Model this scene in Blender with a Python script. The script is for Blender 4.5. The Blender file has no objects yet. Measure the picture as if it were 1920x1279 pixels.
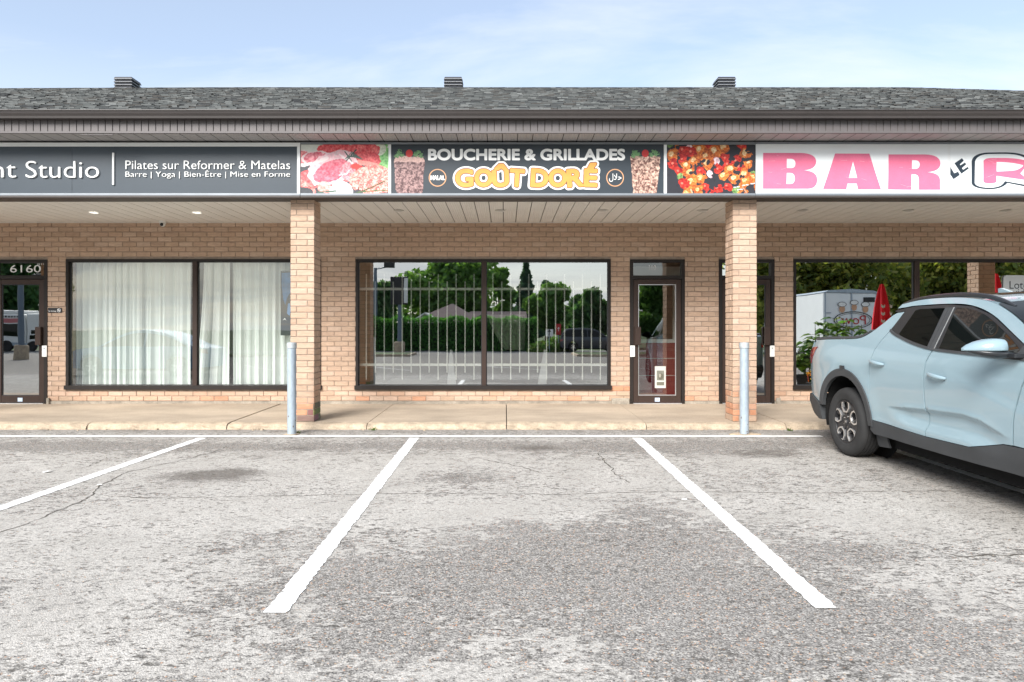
import bpy, bmesh, math, random
import numpy as np
from mathutils import Vector, Matrix
from mathutils.geometry import delaunay_2d_cdt
random.seed(7)
S = bpy.context.scene
COL = S.collection
R = math.radians

# ------------------------------------------------------------------ camera
F = 1280.0; U0 = 947.0; V0 = 617.0; CZ = 1.25
cd = bpy.data.cameras.new('camera'); cam = bpy.data.objects.new('camera', cd); COL.objects.link(cam)
cd.sensor_width = 36.0; cd.lens = 24.0
cd.shift_x = (960 - U0) / 1920.0; cd.shift_y = -(639.5 - V0) / 1920.0
cd.clip_end = 2000.0
cam.location = (0, 0, CZ); cam.rotation_euler = (R(90), 0, 0)
S.camera = cam

# ------------------------------------------------------------------ sky, sun, exposure
S.view_settings.view_transform = 'Standard'
S.view_settings.look = 'None'
S.view_settings.exposure = 1.5
S.view_settings.gamma = 1.0
W = bpy.data.worlds.new('World'); S.world = W; W.use_nodes = True
SUN_EL, SUN_AZ = 35.0, 206.0         # azimuth clockwise from +Y: behind the camera, to the left
SKYN, SKYO = 0.5, 5.2
def build_world():
    nt = W.node_tree; n = nt.nodes; L = nt.links
    bg = n['Background']; bg.inputs['Strength'].default_value = 0.086
    sky = n.new('ShaderNodeTexSky'); sky.sky_type = 'NISHITA'; sky.sun_disc = False
    sky.sun_elevation = R(SUN_EL); sky.sun_rotation = R(SUN_AZ); sky.dust_density = 1.2; sky.ozone_density = 1.2
    tc = n.new('ShaderNodeTexCoord'); sp = n.new('ShaderNodeSeparateXYZ'); L.new(tc.outputs['Generated'], sp.inputs[0])
    def mth(op, a, b, clamp=False):
        m = n.new('ShaderNodeMath'); m.operation = op; m.use_clamp = clamp
        for i, v in enumerate((a, b)):
            if hasattr(v, 'links') or hasattr(v, 'is_linked'): L.new(v, m.inputs[i])
            else: m.inputs[i].default_value = v
        return m.outputs[0]
    zz = mth('ADD', mth('ABSOLUTE', sp.outputs[2], 0), 0.12)
    cx = mth('DIVIDE', sp.outputs[0], zz); cy = mth('DIVIDE', sp.outputs[1], zz)
    cb = n.new('ShaderNodeCombineXYZ'); L.new(mth('MULTIPLY', cx, 0.55), cb.inputs[0]); L.new(mth('MULTIPLY', cy, 1.15), cb.inputs[1])
    nz = n.new('ShaderNodeTexNoise'); nz.inputs['Scale'].default_value = 1.15; nz.inputs['Detail'].default_value = 7
    nz.inputs['Roughness'].default_value = 0.58; nz.inputs['Distortion'].default_value = 0.5
    ad = n.new('ShaderNodeVectorMath'); ad.operation = 'ADD'; ad.inputs[1].default_value = (SKYO, 1.7, 0); L.new(cb.outputs[0], ad.inputs[0]); L.new(ad.outputs[0], nz.inputs['Vector'])
    rp = n.new('ShaderNodeValToRGB'); rp.color_ramp.elements[0].position = 0.46; rp.color_ramp.elements[1].position = 0.74
    L.new(nz.outputs[0], rp.inputs[0])
    # thin overcast veil everywhere, thicker wisps by the noise, whiter towards the horizon
    veil = mth('MAXIMUM', mth('SUBTRACT', 1.12, mth('MULTIPLY', mth('ABSOLUTE', sp.outputs[2], 0), 2.2)), 0.36)
    cov = mth('ADD', mth('MULTIPLY', veil, 0.75), mth('MULTIPLY', rp.outputs[0], SKYN), True)
    mix = n.new('ShaderNodeMixRGB'); L.new(cov, mix.inputs[0]); L.new(sky.outputs[0], mix.inputs[1])
    mix.inputs[2].default_value = (4.6, 4.75, 4.9, 1)
    L.new(mix.outputs[0], bg.inputs['Color'])
build_world()
sd = bpy.data.lights.new('sun', 'SUN'); sun = bpy.data.objects.new('sun', sd); COL.objects.link(sun)
sd.energy = 2.4; sd.angle = R(30); sd.color = (1.0, 0.975, 0.94)
_a = R(SUN_AZ); _e = R(SUN_EL)
sdir = Vector((math.sin(_a) * math.cos(_e), math.cos(_a) * math.cos(_e), math.sin(_e)))
sun.rotation_euler = (-sdir).to_track_quat('-Z', 'Y').to_euler(); sun.location = sdir * 60

# ------------------------------------------------------------------ helpers
def mixrgb(n, L, fac, a, b, mode='MIX'):
    m = n.new('ShaderNodeMixRGB'); m.blend_type = mode
    for i, v in enumerate((fac, a, b)):
        if hasattr(v, 'is_linked'): L.new(v, m.inputs[i])
        elif isinstance(v, (int, float)): m.inputs[i].default_value = v if i == 0 else (v, v, v, 1)
        else: m.inputs[i].default_value = (*v[:3], 1)
    return m.outputs[0]

MATS = {}
def M(name, col=(.5, .5, .5), rough=.6, spec=.4, metal=0.0, var=0.0, vscale=3.0, stretch=(1, 1, 1), bump=0.0, bscale=60.0, bdist=.01,
      coat=0.0, attr=None, coord='Position', emit=None, estr=0.0, fine=0.0, fscale=120.0, chip=None, cscale=14.0, cth=.66):
    m = bpy.data.materials.new(name); m.use_nodes = True; MATS[name] = m
    nt = m.node_tree; n = nt.nodes; L = nt.links; b = n['Principled BSDF']
    b.inputs['Roughness'].default_value = rough; b.inputs['Specular IOR Level'].default_value = spec
    b.inputs['Metallic'].default_value = metal; b.inputs['Coat Weight'].default_value = coat; b.inputs['Coat Roughness'].default_value = .04
    if coord == 'Position': vec = n.new('ShaderNodeNewGeometry').outputs['Position']
    else: vec = n.new('ShaderNodeTexCoord').outputs['Object']
    mp = n.new('ShaderNodeMapping'); mp.inputs['Scale'].default_value = stretch; L.new(vec, mp.inputs[0]); vec = mp.outputs[0]
    c = col
    if attr:
        a = n.new('ShaderNodeAttribute'); a.attribute_name = attr; c = a.outputs['Color']
    def noise(sc, det=5):
        t = n.new('ShaderNodeTexNoise'); t.inputs['Scale'].default_value = sc; t.inputs['Detail'].default_value = det; t.inputs['Roughness'].default_value = .6
        L.new(vec, t.inputs['Vector']); return t.outputs[0]
    def shade(c, amt, sc):
        r = n.new('ShaderNodeMapRange'); r.inputs[1].default_value = .3; r.inputs[2].default_value = .7
        r.inputs[3].default_value = 1 - amt; r.inputs[4].default_value = 1 + amt; L.new(noise(sc), r.inputs[0])
        return mixrgb(n, L, 1.0, c, r.outputs[0], 'MULTIPLY')
    if var: c = shade(c, var, vscale)
    if fine: c = shade(c, fine, fscale)
    if chip:
        r = n.new('ShaderNodeMapRange'); r.inputs[1].default_value = cth; r.inputs[2].default_value = cth + .03; L.new(noise(cscale, 8), r.inputs[0]); c = mixrgb(n, L, r.outputs[0], c, chip)
    if hasattr(c, 'is_linked'): L.new(c, b.inputs['Base Color'])
    else: b.inputs['Base Color'].default_value = (*c, 1)
    if bump:
        bp = n.new('ShaderNodeBump'); bp.inputs['Strength'].default_value = bump; bp.inputs['Distance'].default_value = bdist
        L.new(noise(bscale, 4), bp.inputs['Height']); L.new(bp.outputs[0], b.inputs['Normal'])
    if emit:
        b.inputs['Emission Color'].default_value = (*emit, 1); b.inputs['Emission Strength'].default_value = estr
    return m

def leaf_mat(name, rough=.6, trans=.45):
    m = bpy.data.materials.new(name); m.use_nodes = True; MATS[name] = m
    nt = m.node_tree; n = nt.nodes; L = nt.links; b = n['Principled BSDF']; b.inputs['Roughness'].default_value = rough; b.inputs['Specular IOR Level'].default_value = .3
    a = n.new('ShaderNodeAttribute'); a.attribute_name = 'tone'; L.new(a.outputs['Color'], b.inputs['Base Color'])
    t = n.new('ShaderNodeBsdfTranslucent'); L.new(mixrgb(n, L, 1.0, a.outputs['Color'], (1.5, 1.6, .7), 'MULTIPLY'), t.inputs[0])
    x = n.new('ShaderNodeMixShader'); x.inputs[0].default_value = trans; L.new(b.outputs[0], x.inputs[1]); L.new(t.outputs[0], x.inputs[2]); L.new(x.outputs[0], n['Material Output'].inputs[0])
    return m

def glass_mat(name, refl, tint=(.8, .83, .82), facing=.35, wav=0.0):
    m = bpy.data.materials.new(name); m.use_nodes = True; MATS[name] = m
    nt = m.node_tree; n = nt.nodes; L = nt.links; n.remove(n['Principled BSDF'])
    tr = n.new('ShaderNodeBsdfTransparent'); tr.inputs[0].default_value = (*tint, 1)
    gl = n.new('ShaderNodeBsdfGlossy'); gl.inputs['Roughness'].default_value = .0; gl.inputs[0].default_value = (.96, .98, .97, 1)
    lw = n.new('ShaderNodeLayerWeight'); lw.inputs[0].default_value = .3
    mr = n.new('ShaderNodeMapRange'); mr.inputs[3].default_value = refl; mr.inputs[4].default_value = min(1, refl + facing); L.new(lw.outputs['Facing'], mr.inputs[0])
    mx = n.new('ShaderNodeMixShader'); L.new(mr.outputs[0], mx.inputs[0]); L.new(tr.outputs[0], mx.inputs[1]); L.new(gl.outputs[0], mx.inputs[2])
    if wav:
        g = n.new('ShaderNodeNewGeometry'); t = n.new('ShaderNodeTexNoise'); t.inputs['Scale'].default_value = 1.3; t.inputs['Detail'].default_value = 1
        L.new(g.outputs['Position'], t.inputs['Vector']); bp = n.new('ShaderNodeBump'); bp.inputs['Strength'].default_value = 1; bp.inputs['Distance'].default_value = wav
        L.new(t.outputs[0], bp.inputs['Height']); L.new(bp.outputs[0], gl.inputs['Normal'])
    L.new(mx.outputs[0], n['Material Output'].inputs[0])
    return m

def mesh(name, verts, faces, mat=None, smooth=False, tone=None, mats=None, mi=None):
    me = bpy.data.meshes.new(name); me.from_pydata([tuple(v) for v in verts], [], [tuple(f) for f in faces])
    if mat: me.materials.append(mat)
    if mats:
        for x in mats: me.materials.append(x)
        if mi: me.polygons.foreach_set('material_index', mi)
    if smooth: me.polygons.foreach_set('use_smooth', [True] * len(me.polygons))
    if tone is not None:
        a = me.attributes.new('tone', 'FLOAT_COLOR', 'FACE')
        a.data.foreach_set('color', np.asarray([(*t[:3], 1) for t in tone], dtype=np.float32).ravel())
    me.update()
    return me
def wloc(o):
    v = Vector((0, 0, 0))
    while o is not None:
        v = v + o.location; o = o.parent
    return v
def place(name, me, parent=None, loc=None, local=False):
    """link one mesh object; mesh data in world coordinates unless loc/local says otherwise"""
    o = bpy.data.objects.new(name, me); COL.objects.link(o)
    if parent is not None:
        o.parent = parent
        if not local: o.location = (Vector(loc) if loc is not None else Vector((0, 0, 0))) - wloc(parent)
        elif loc is not None: o.location = loc
    elif loc is not None: o.location = loc
    return o
def tag(o, label=None, cat=None, group=None, kind=None):
    if label: o['label'] = label
    if cat: o['category'] = cat
    if group: o['group'] = group
    if kind: o['kind'] = kind
    return o
def thing(name, label, cat, loc=(0, 0, 0), group=None, rot=(0, 0, 0)):
    o = bpy.data.objects.new(name, None); COL.objects.link(o); o.location = loc; o.rotation_euler = rot; o.empty_display_size = .2
    return tag(o, label, cat, group)
def copy_tree(o, parent=None):
    c = o.copy(); COL.objects.link(c); c.parent = parent
    for ch in list(o.children): copy_tree(ch, c)
    return c

class MB:
    """collects boxes, tubes, lathes, sheets into one mesh"""
    def __init__(s): s.v = []; s.f = []; s.t = []
    def add(s, vs, fs, tone=None):
        k = len(s.v); s.v += [tuple(v) for v in vs]; s.f += [tuple(i + k for i in f) for f in fs]; s.t += [tone or (1, 1, 1)] * len(fs); return s
    def box(s, x0, x1, y0, y1, z0, z1, tone=None, mtx=None):
        vs = [(x, y, z) for z in (z0, z1) for y in (y0, y1) for x in (x0, x1)]
        if mtx is not None: vs = [mtx @ Vector(v) for v in vs]
        return s.add(vs, [(0, 2, 3, 1), (4, 5, 7, 6), (0, 1, 5, 4), (2, 6, 7, 3), (0, 4, 6, 2), (1, 3, 7, 5)], tone)
    def bbox(s, x0, x1, y0, y1, z0, z1, c=.006, tone=None):
        """box with chamfered edges"""
        bm = bmesh.new(); bmesh.ops.create_cube(bm, size=1)
        for v in bm.verts: v.co = Vector((x0 + (v.co.x + .5) * (x1 - x0), y0 + (v.co.y + .5) * (y1 - y0), z0 + (v.co.z + .5) * (z1 - z0)))
        bmesh.ops.bevel(bm, geom=list(bm.edges), offset=c, segments=2, affect='EDGES', profile=.5)
        bm.verts.index_update(); s.add([v.co[:] for v in bm.verts], [[v.index for v in f.verts] for f in bm.faces], tone); bm.free(); return s
    def tube(s, pts, r, n=10, cap=True, tone=None):
        pts = [Vector(p) for p in pts]; rs = r if isinstance(r, (list, tuple)) else [r] * len(pts); rings = []
        up = None
        for i, p in enumerate(pts):
            d = (pts[min(i + 1, len(pts) - 1)] - pts[max(i - 1, 0)]).normalized()
            a = d.cross(Vector((0, 0, 1)) if abs(d.z) < .9 else Vector((1, 0, 0))).normalized(); b = a.cross(d)
            rings.append([p + (a * math.cos(2 * math.pi * k / n) + b * math.sin(2 * math.pi * k / n)) * rs[i] for k in range(n)])
        vs = [v for q in rings for v in q]; fs = []
        for i in range(len(pts) - 1):
            for k in range(n): fs.append((i * n + k, i * n + (k + 1) % n, (i + 1) * n + (k + 1) % n, (i + 1) * n + k))
        if cap: fs += [tuple(range(n))[::-1], tuple((len(pts) - 1) * n + k for k in range(n))]
        return s.add(vs, fs, tone)
    def lathe(s, prof, n=32, mtx=None, tone=None):
        """profile [(r, h)] about local z"""
        vs = [Vector((r * math.cos(2 * math.pi * k / n), r * math.sin(2 * math.pi * k / n), h)) for r, h in prof for k in range(n)]
        if mtx is not None: vs = [mtx @ v for v in vs]
        fs = [(i * n + k, i * n + (k + 1) % n, (i + 1) * n + (k + 1) % n, (i + 1) * n + k) for i in range(len(prof) - 1) for k in range(n)]
        return s.add(vs, fs, tone)
    def prism(s, poly, y0, y1, axis='y', tone=None):
        """closed polygon in (x,z) extruded along y (or (x,y) along z, (y,z) along x)"""
        k = len(poly)
        mk = {'y': lambda p, h: (p[0], h, p[1]), 'z': lambda p, h: (p[0], p[1], h), 'x': lambda p, h: (h, p[0], p[1])}[axis]
        vs = [mk(p, y0) for p in poly] + [mk(p, y1) for p in poly]
        fs = [tuple(range(k)), tuple(range(2 * k - 1, k - 1, -1))] + [(i, (i + 1) % k + 0, (i + 1) % k + k, i + k) for i in range(k)]
        fs = [f if i < 2 else f[::-1] for i, f in enumerate(fs)]
        return s.add(vs, fs, tone)
    def build(s, name, mat, parent=None, smooth=False, tone=False, local=False, loc=None):
        me = mesh(name, s.v, s.f, mat, smooth, s.t if tone else None)
        if smooth:
            try: me.set_sharp_from_angle(angle=R(35))
            except Exception: pass
        return place(name, me, parent, loc, local)

def sr(r, g, b, k=1.0):
    """sRGB 0-255 to linear"""
    f = lambda c: (c / 255 / 12.92 if c <= 10 else ((c / 255 + .055) / 1.055) ** 2.4) * k
    return (f(r), f(g), f(b))
def px(u, d): return (u - U0) * d / F
def pz(v, d): return CZ + (V0 - v) * d / F
YW = 11.43                                   # brick wall face
WX = lambda u: px(u, YW)
WZ = lambda v: pz(v, YW)
def lot_z(y): return -0.27 + .018 * y if y > -6 else -0.378
def walk_z(y): return -.022 * (YW - y) / 2.2

# ---- flat shapes: contour of text or masks, filled as sheets
def fill_loops(loops):
    pts = []; edges = []
    for lp in loops:
        k = len(pts); pts += [Vector(p) for p in lp]; edges += [(k + i, k + (i + 1) % len(lp)) for i in range(len(lp))]
    v, e, f, *_ = delaunay_2d_cdt(pts, edges, [], 1, 1e-6)
    P = np.array([(p.x, p.y) for p in v]); tr = np.array([tuple(q)[:3] for q in f]); C = P[tr].mean(1); odd = np.zeros(len(tr), bool)
    for lp in loops:                                   # even-odd rule opens the counters
        A = np.array(lp); Bn = np.roll(A, -1, 0)
        for (ax, az), (bx, bz) in zip(A, Bn):
            if az == bz: continue
            hit = (az > C[:, 1]) != (bz > C[:, 1]); odd ^= hit & (C[:, 0] < (bx - ax) * (C[:, 1] - az) / (bz - az) + ax)
    return [tuple(p) for p in P.tolist()], [tuple(t) for t, o in zip(tr.tolist(), odd) if o]
def split_x(mb, name, mat, parent, gap=.0015):
    """one object per letter: cut a flat word where nothing overlaps in x"""
    V = np.array(mb.v); fi = sorted(range(len(mb.f)), key=lambda k: V[list(mb.f[k])][:, 0].min()); groups = []; end = -1e9
    for k in fi:
        X = V[list(mb.f[k])][:, 0]
        if X.min() > end + gap: groups.append([])
        groups[-1].append(k); end = max(end, X.max())
    for g in groups:
        m = MB(); ix = {}
        for k in g:
            for i in mb.f[k]: ix.setdefault(i, len(ix))
        m.v = [mb.v[i] for i in ix]; m.f = [tuple(ix[i] for i in mb.f[k]) for k in g]; m.t = [(1, 1, 1)] * len(g); m.build(name, mat, parent)
def sheet(loops, y, mat, name, parent, thick=0.0, split=False):
    """fill loops (x,z) as a sheet facing -y at depth y, with sides when thick"""
    v, f = fill_loops(loops); mb = MB(); fs = []
    for t in f:
        a, b, c = (v[i] for i in t[:3]); area = (b[0] - a[0]) * (c[1] - a[1]) - (b[1] - a[1]) * (c[0] - a[0])
        fs.append(t if area > 0 else t[::-1])
    mb.add([(p[0], y, p[1]) for p in v], fs)
    if thick:
        for lp in loops:
            n = len(lp); vs = [(p[0], y, p[1]) for p in lp] + [(p[0], y + thick, p[1]) for p in lp]
            mb.add(vs, [(i, (i + 1) % n, (i + 1) % n + n, i + n) for i in range(n)])
    return split_x(mb, name, mat, parent) if split else mb.build(name, mat, parent)
_tc = {}
def glyph_tris(s):
    if s in _tc: return _tc[s]
    c = bpy.data.curves.new('glyphs', 'FONT'); c.body = s; c.resolution_u = 5
    o = bpy.data.objects.new('glyphs', c); COL.objects.link(o); bpy.context.view_layer.update()
    dg = bpy.context.evaluated_depsgraph_get(); me = bpy.data.meshes.new_from_object(o.evaluated_get(dg))
    me.calc_loop_triangles(); P = np.array([v.co[:2] for v in me.vertices]); T = [tuple(t.vertices) for t in me.loop_triangles]
    bpy.data.objects.remove(o); bpy.data.curves.remove(c); bpy.data.meshes.remove(me)
    _tc[s] = (P, T); return P, T
def text_box(s, x0, x1, z0, z1):
    P, T = glyph_tris(s); a = P.min(0); b = P.max(0)
    Q = (P - a) / (b - a) * np.array([x1 - x0, z1 - z0]) + np.array([x0, z0]); return Q, T
def text_sheet(s, x0, x1, z0, z1, y, mat, name, parent, thick=0.0, split=False):
    Q, T = text_box(s, x0, x1, z0, z1); mb = MB(); mb.add([(q[0], y, q[1]) for q in Q], T)
    if thick:
        cnt = {}
        for t in T:
            for i in range(3):
                e = (t[i], t[(i + 1) % 3]); cnt[tuple(sorted(e))] = cnt.get(tuple(sorted(e)), []) + [e]
        k = len(mb.v); n = len(Q); mb.v += [(q[0], y + thick, q[1]) for q in Q]
        for key, es in cnt.items():
            if len(es) == 1: a, b = es[0]; mb.f.append((b, a, a + k, b + k)); mb.t.append((1, 1, 1))
    return split_x(mb, name, mat, parent) if split else mb.build(name, mat, parent)
class Raster:
    """mask over (x,z); grown outlines come from its distance field"""
    def __init__(s, x0, x1, z0, z1, res):
        s.x0, s.z0, s.h = x0, z0, res; s.nx = int((x1 - x0) / res) + 1; s.nz = int((z1 - z0) / res) + 1; s.m = np.zeros((s.nz, s.nx), bool)
    def tri(s, P):
        P = (np.asarray(P) - [s.x0, s.z0]) / s.h; a = np.maximum(np.floor(P.min(0)).astype(int), 0); b = np.minimum(np.ceil(P.max(0)).astype(int) + 1, [s.nx, s.nz])
        if (b <= a).any(): return
        X, Z = np.meshgrid(np.arange(a[0], b[0]), np.arange(a[1], b[1])); w = []
        for i in range(3):
            p, q = P[i], P[(i + 1) % 3]; w.append((q[0] - p[0]) * (Z - p[1]) - (q[1] - p[1]) * (X - p[0]))
        s.m[a[1]:b[1], a[0]:b[0]] |= ((w[0] >= 0) & (w[1] >= 0) & (w[2] >= 0)) | ((w[0] <= 0) & (w[1] <= 0) & (w[2] <= 0))
    def text(s, t, *box, rot=0):
        Q, T = text_box(t, *box)
        if rot:
            c = Q.mean(0); a = R(rot); Q = (Q - c) @ np.array([[math.cos(a), math.sin(a)], [-math.sin(a), math.cos(a)]]) + c
        for t in T: s.tri(Q[list(t)])
    def poly(s, pts):
        v, f = fill_loops([pts])
        for t in f: s.tri([v[i] for i in t[:3]])
    def field(s, rad):
        n = int(math.ceil(rad / s.h)) + 2; out = np.full(s.m.shape, n * s.h * 1.0); mm = np.pad(s.m, n)
        ins = np.full(s.m.shape, n * s.h * 1.0); H, Wd = s.m.shape
        for dy in range(-n, n + 1):
            for dx in range(-n, n + 1):
                d = math.hypot(dx, dy)
                if d > n: continue
                sh = mm[n + dy:n + dy + H, n + dx:n + dx + Wd]
                out = np.where(sh, np.minimum(out, d * s.h), out); ins = np.where(~sh, np.minimum(ins, d * s.h), ins)
        f = np.where(s.m, -ins + s.h / 2, out - s.h / 2); k = np.pad(f, 1, mode='edge')
        return (k[:-2, 1:-1] + k[2:, 1:-1] + k[1:-1, :-2] + k[1:-1, 2:] + 2 * f) / 6
    def loops(s, f, level):
        f = np.pad(f - level, 1, constant_values=1.0); seg = {}
        ins = f < 0; H, Wd = f.shape
        def pt(a, b):
            a, b = sorted((a, b)); t = f[a] / (f[a] - f[b]); return (round(a[1] + t * (b[1] - a[1]), 4), round(a[0] + t * (b[0] - a[0]), 4))
        C = ins[:-1, :-1] * 1 + ins[:-1, 1:] * 2 + ins[1:, 1:] * 4 + ins[1:, :-1] * 8
        for j, i in zip(*np.nonzero((C > 0) & (C < 15))):
            c = C[j, i]; e = {0: ((j, i), (j, i + 1)), 1: ((j, i + 1), (j + 1, i + 1)), 2: ((j + 1, i + 1), (j + 1, i)), 3: ((j + 1, i), (j, i))}
            for a, b in {1: [(3, 0)], 2: [(0, 1)], 3: [(3, 1)], 4: [(1, 2)], 5: [(3, 2), (1, 0)], 6: [(0, 2)], 7: [(3, 2)], 8: [(2, 3)], 9: [(2, 0)], 10: [(0, 3), (2, 1)], 11: [(2, 1)], 12: [(1, 3)], 13: [(1, 0)], 14: [(0, 3)]}[int(c)]:
                seg[pt(*e[a])] = pt(*e[b])
        out = []
        while seg:
            st = next(iter(seg)); lp = [st]; q = seg.pop(st)
            while q != st and q in seg: lp.append(q); q = seg.pop(q)
            if len(lp) > 7:
                lp = lp[::2]; out.append([(s.x0 + (x - 1) * s.h, s.z0 + (z - 1) * s.h) for x, z in lp])
        return out

# ------------------------------------------------------------------ materials of the place
def asphalt_mat(name, k=1.0):
    m = bpy.data.materials.new(name); m.use_nodes = True
    nt = m.node_tree; n = nt.nodes; L = nt.links; b = n['Principled BSDF']; b.inputs['Roughness'].default_value = .85; b.inputs['Specular IOR Level'].default_value = .25
    g = n.new('ShaderNodeNewGeometry')
    def noise(sc, det=6, rough=.6, stretch=(1, 1, 1), dist=0):
        mp = n.new('ShaderNodeMapping'); mp.inputs['Scale'].default_value = stretch; L.new(g.outputs['Position'], mp.inputs[0])
        t = n.new('ShaderNodeTexNoise'); t.inputs['Scale'].default_value = sc; t.inputs['Detail'].default_value = det
        t.inputs['Roughness'].default_value = rough; t.inputs['Distortion'].default_value = dist; L.new(mp.outputs[0], t.inputs['Vector']); return t.outputs[0]
    def mrange(v, a, c, lo=0.0, hi=1.0):
        r = n.new('ShaderNodeMapRange'); r.inputs[1].default_value = a; r.inputs[2].default_value = c; r.inputs[3].default_value = lo; r.inputs[4].default_value = hi; L.new(v, r.inputs[0]); return r.outputs[0]
    def mth(op, a, c):
        q = n.new('ShaderNodeMath'); q.operation = op
        for i, v in enumerate((a, c)):
            if hasattr(v, 'is_linked'): L.new(v, q.inputs[i])
            else: q.inputs[i].default_value = v
        return q.outputs[0]
    at = n.new('ShaderNodeAttribute'); at.attribute_name = 'wear'          # r: pale worn film, g: oil stain, b: damp, plus shade painted under the pickup
    sp = n.new('ShaderNodeSeparateColor'); L.new(at.outputs['Color'], sp.inputs[0])
    vo = n.new('ShaderNodeTexVoronoi'); vo.inputs['Scale'].default_value = 130; L.new(g.outputs['Position'], vo.inputs['Vector'])
    hs = n.new('ShaderNodeSeparateColor'); L.new(vo.outputs['Color'], hs.inputs[0])
    stone = n.new('ShaderNodeValToRGB'); e = stone.color_ramp.elements
    e[0].position = 0; e[0].color = (.105, .10, .092, 1); e[1].position = 1; e[1].color = (.47, .45, .42, 1)
    for p, c in ((.35, (.22, .209, .193, 1)), (.72, (.31, .294, .272, 1)), (.945, (.44, .42, .39, 1)), (.955, (.50, .27, .17, 1)), (.985, (.42, .34, .24, 1))):
        x = e.new(p); x.color = c
    L.new(hs.outputs[0], stone.inputs[0])
    sc = mixrgb(n, L, 1.0, stone.outputs[0], mrange(noise(60, 6, .75), .3, .7, .66, 1.30), 'MULTIPLY')
    film = mixrgb(n, L, mrange(noise(2.2, 8, .65), .3, .7), (.388, .369, .336), (.50, .478, .44))
    film = mixrgb(n, L, 1.0, film, mrange(noise(70, 6, .75), .30, .70, .62, 1.34), 'MULTIPLY')
    film = mixrgb(n, L, mrange(hs.outputs[1], .86, .90, 0, .5), film, stone.outputs[0])
    # the pale film wears off in ragged flecks; the wear map says how far it has gone
    brk = mth('ADD', sp.outputs[0], mth('MULTIPLY', mth('SUBTRACT', noise(5, 9, .68, (.9, 1.15, 1)), .5), 1.0))
    brk = mth('ADD', brk, mth('MULTIPLY', mth('SUBTRACT', noise(26, 6, .66, (.68, 1.2, 1), .4), .5), 1.75))
    fm = mrange(brk, .47, .53)
    c = mixrgb(n, L, fm, sc, film)
    pit = mth('MAXIMUM', mrange(noise(24, 4, .62, (.6, 1.25, 1), .5), .585, .622), mth('MULTIPLY', mrange(noise(52, 3, .6, (.65, 1.2, 1), .3), .585, .63), .85))
    pitm = mth('MULTIPLY', pit, mrange(noise(1.1, 4), .36, .56, .35, 1.0))
    pitm = mth('MULTIPLY', pitm, mrange(noise(90, 3), .3, .6, .45, 1.0))
    c = mixrgb(n, L, mth('MULTIPLY', pitm, .92), c, (.07, .064, .055))
    c = mixrgb(n, L, mrange(mth('ADD', sp.outputs[1], mth('ADD', mth('MULTIPLY', mth('SUBTRACT', noise(7, 9, .75, (.7, 1.2, 1), .8), .5), 1.5), mth('MULTIPLY', mth('SUBTRACT', noise(40, 5, .7), .5), 1.2))), .36, .95, 0, .80), c, mixrgb(n, L, .75, sc, (.055, .044, .034)))
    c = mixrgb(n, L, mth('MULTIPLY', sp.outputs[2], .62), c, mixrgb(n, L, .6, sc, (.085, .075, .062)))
    c = mixrgb(n, L, 1.0, c, k, 'MULTIPLY')
    L.new(c, b.inputs['Base Color'])
    h = mth('ADD', mth('MULTIPLY', vo.outputs['Distance'], -.9), mth('MULTIPLY', pitm, -1.6)); h = mth('ADD', h, mth('MULTIPLY', fm, .35)); h = mth('ADD', h, mth('MULTIPLY', noise(90, 4), .3))
    bp = n.new('ShaderNodeBump'); bp.inputs['Strength'].default_value = .5; bp.inputs['Distance'].default_value = .007; L.new(h, bp.inputs['Height']); L.new(bp.outputs[0], b.inputs['Normal'])
    return m
m_asph = asphalt_mat('worn_asphalt')
m_road = M('road_asphalt', (.16, .16, .155), .9, var=.2, vscale=.6, fine=.2, fscale=30)
m_crack = M('crack_dirt', (.095, .086, .072), .95, var=.3, vscale=20)
m_paint = M('line_paint', (.80, .80, .775), .6, fine=.10, fscale=70, var=.07, vscale=4, bump=.4, bscale=120, bdist=.003, chip=(.25, .24, .22), cscale=16, cth=.655)
m_paint_old = M('line_paint_worn', (.6, .6, .58), .7, var=.2, vscale=6)
m_conc = M('sidewalk_concrete', (.40, .325, .245), .9, var=.26, vscale=1.1, fine=.16, fscale=85, stretch=(.6, 1, 1), bump=.5, bscale=90, bdist=.004)
m_kerb = M('kerb_concrete', (.43, .345, .25), .9, var=.28, vscale=7, fine=.2, fscale=60, bump=.8, bscale=45, bdist=.012)
m_found = M('foundation_concrete', (.30, .265, .215), .95, var=.3, vscale=6, fine=.2, fscale=60, bump=.7, bscale=50, bdist=.01)
m_brick = M('rug_brick', attr='tone', rough=.9, spec=.2, var=.10, vscale=14, fine=.13, fscale=55, stretch=(.35, 1, 2.2), bump=.7, bscale=60, bdist=.006)
m_mortar = M('mortar', (.31, .25, .20), .95, spec=.1, var=.2, vscale=12, bump=.5, bscale=90, bdist=.004)
m_bronze = M('bronze_aluminium', (.020, .0155, .0135), .5, spec=.28, var=.12, vscale=5)
m_bronze2 = M('brown_aluminium', (.042, .026, .020), .5, spec=.28, var=.08, vscale=5)
m_gutter = M('brown_gutter', (.052, .045, .043), .38, spec=.5, var=.08, vscale=2)
m_fasc = M('brown_siding', (.115, .103, .102), .5, spec=.4, var=.06, vscale=3)
m_soff = M('beige_soffit', (.74, .72, .68), .55, spec=.3, var=.04, vscale=2)
m_soff2 = M('eave_soffit', (.40, .385, .375), .5, spec=.35, var=.04, vscale=2)
m_groove = M('soffit_groove', (.10, .09, .08), .9)
m_shing = M('asphalt_shingle', attr='tone', rough=.95, spec=.15, fine=.2, fscale=160, var=.1, vscale=3)
m_roofing = M('roof_base', (.10, .105, .105), .95)
m_white = M('white_metal', (.78, .78, .75), .45, var=.04, vscale=4)
m_wgrille = M('cream_grille_paint', (.80, .80, .72), .45)
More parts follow.
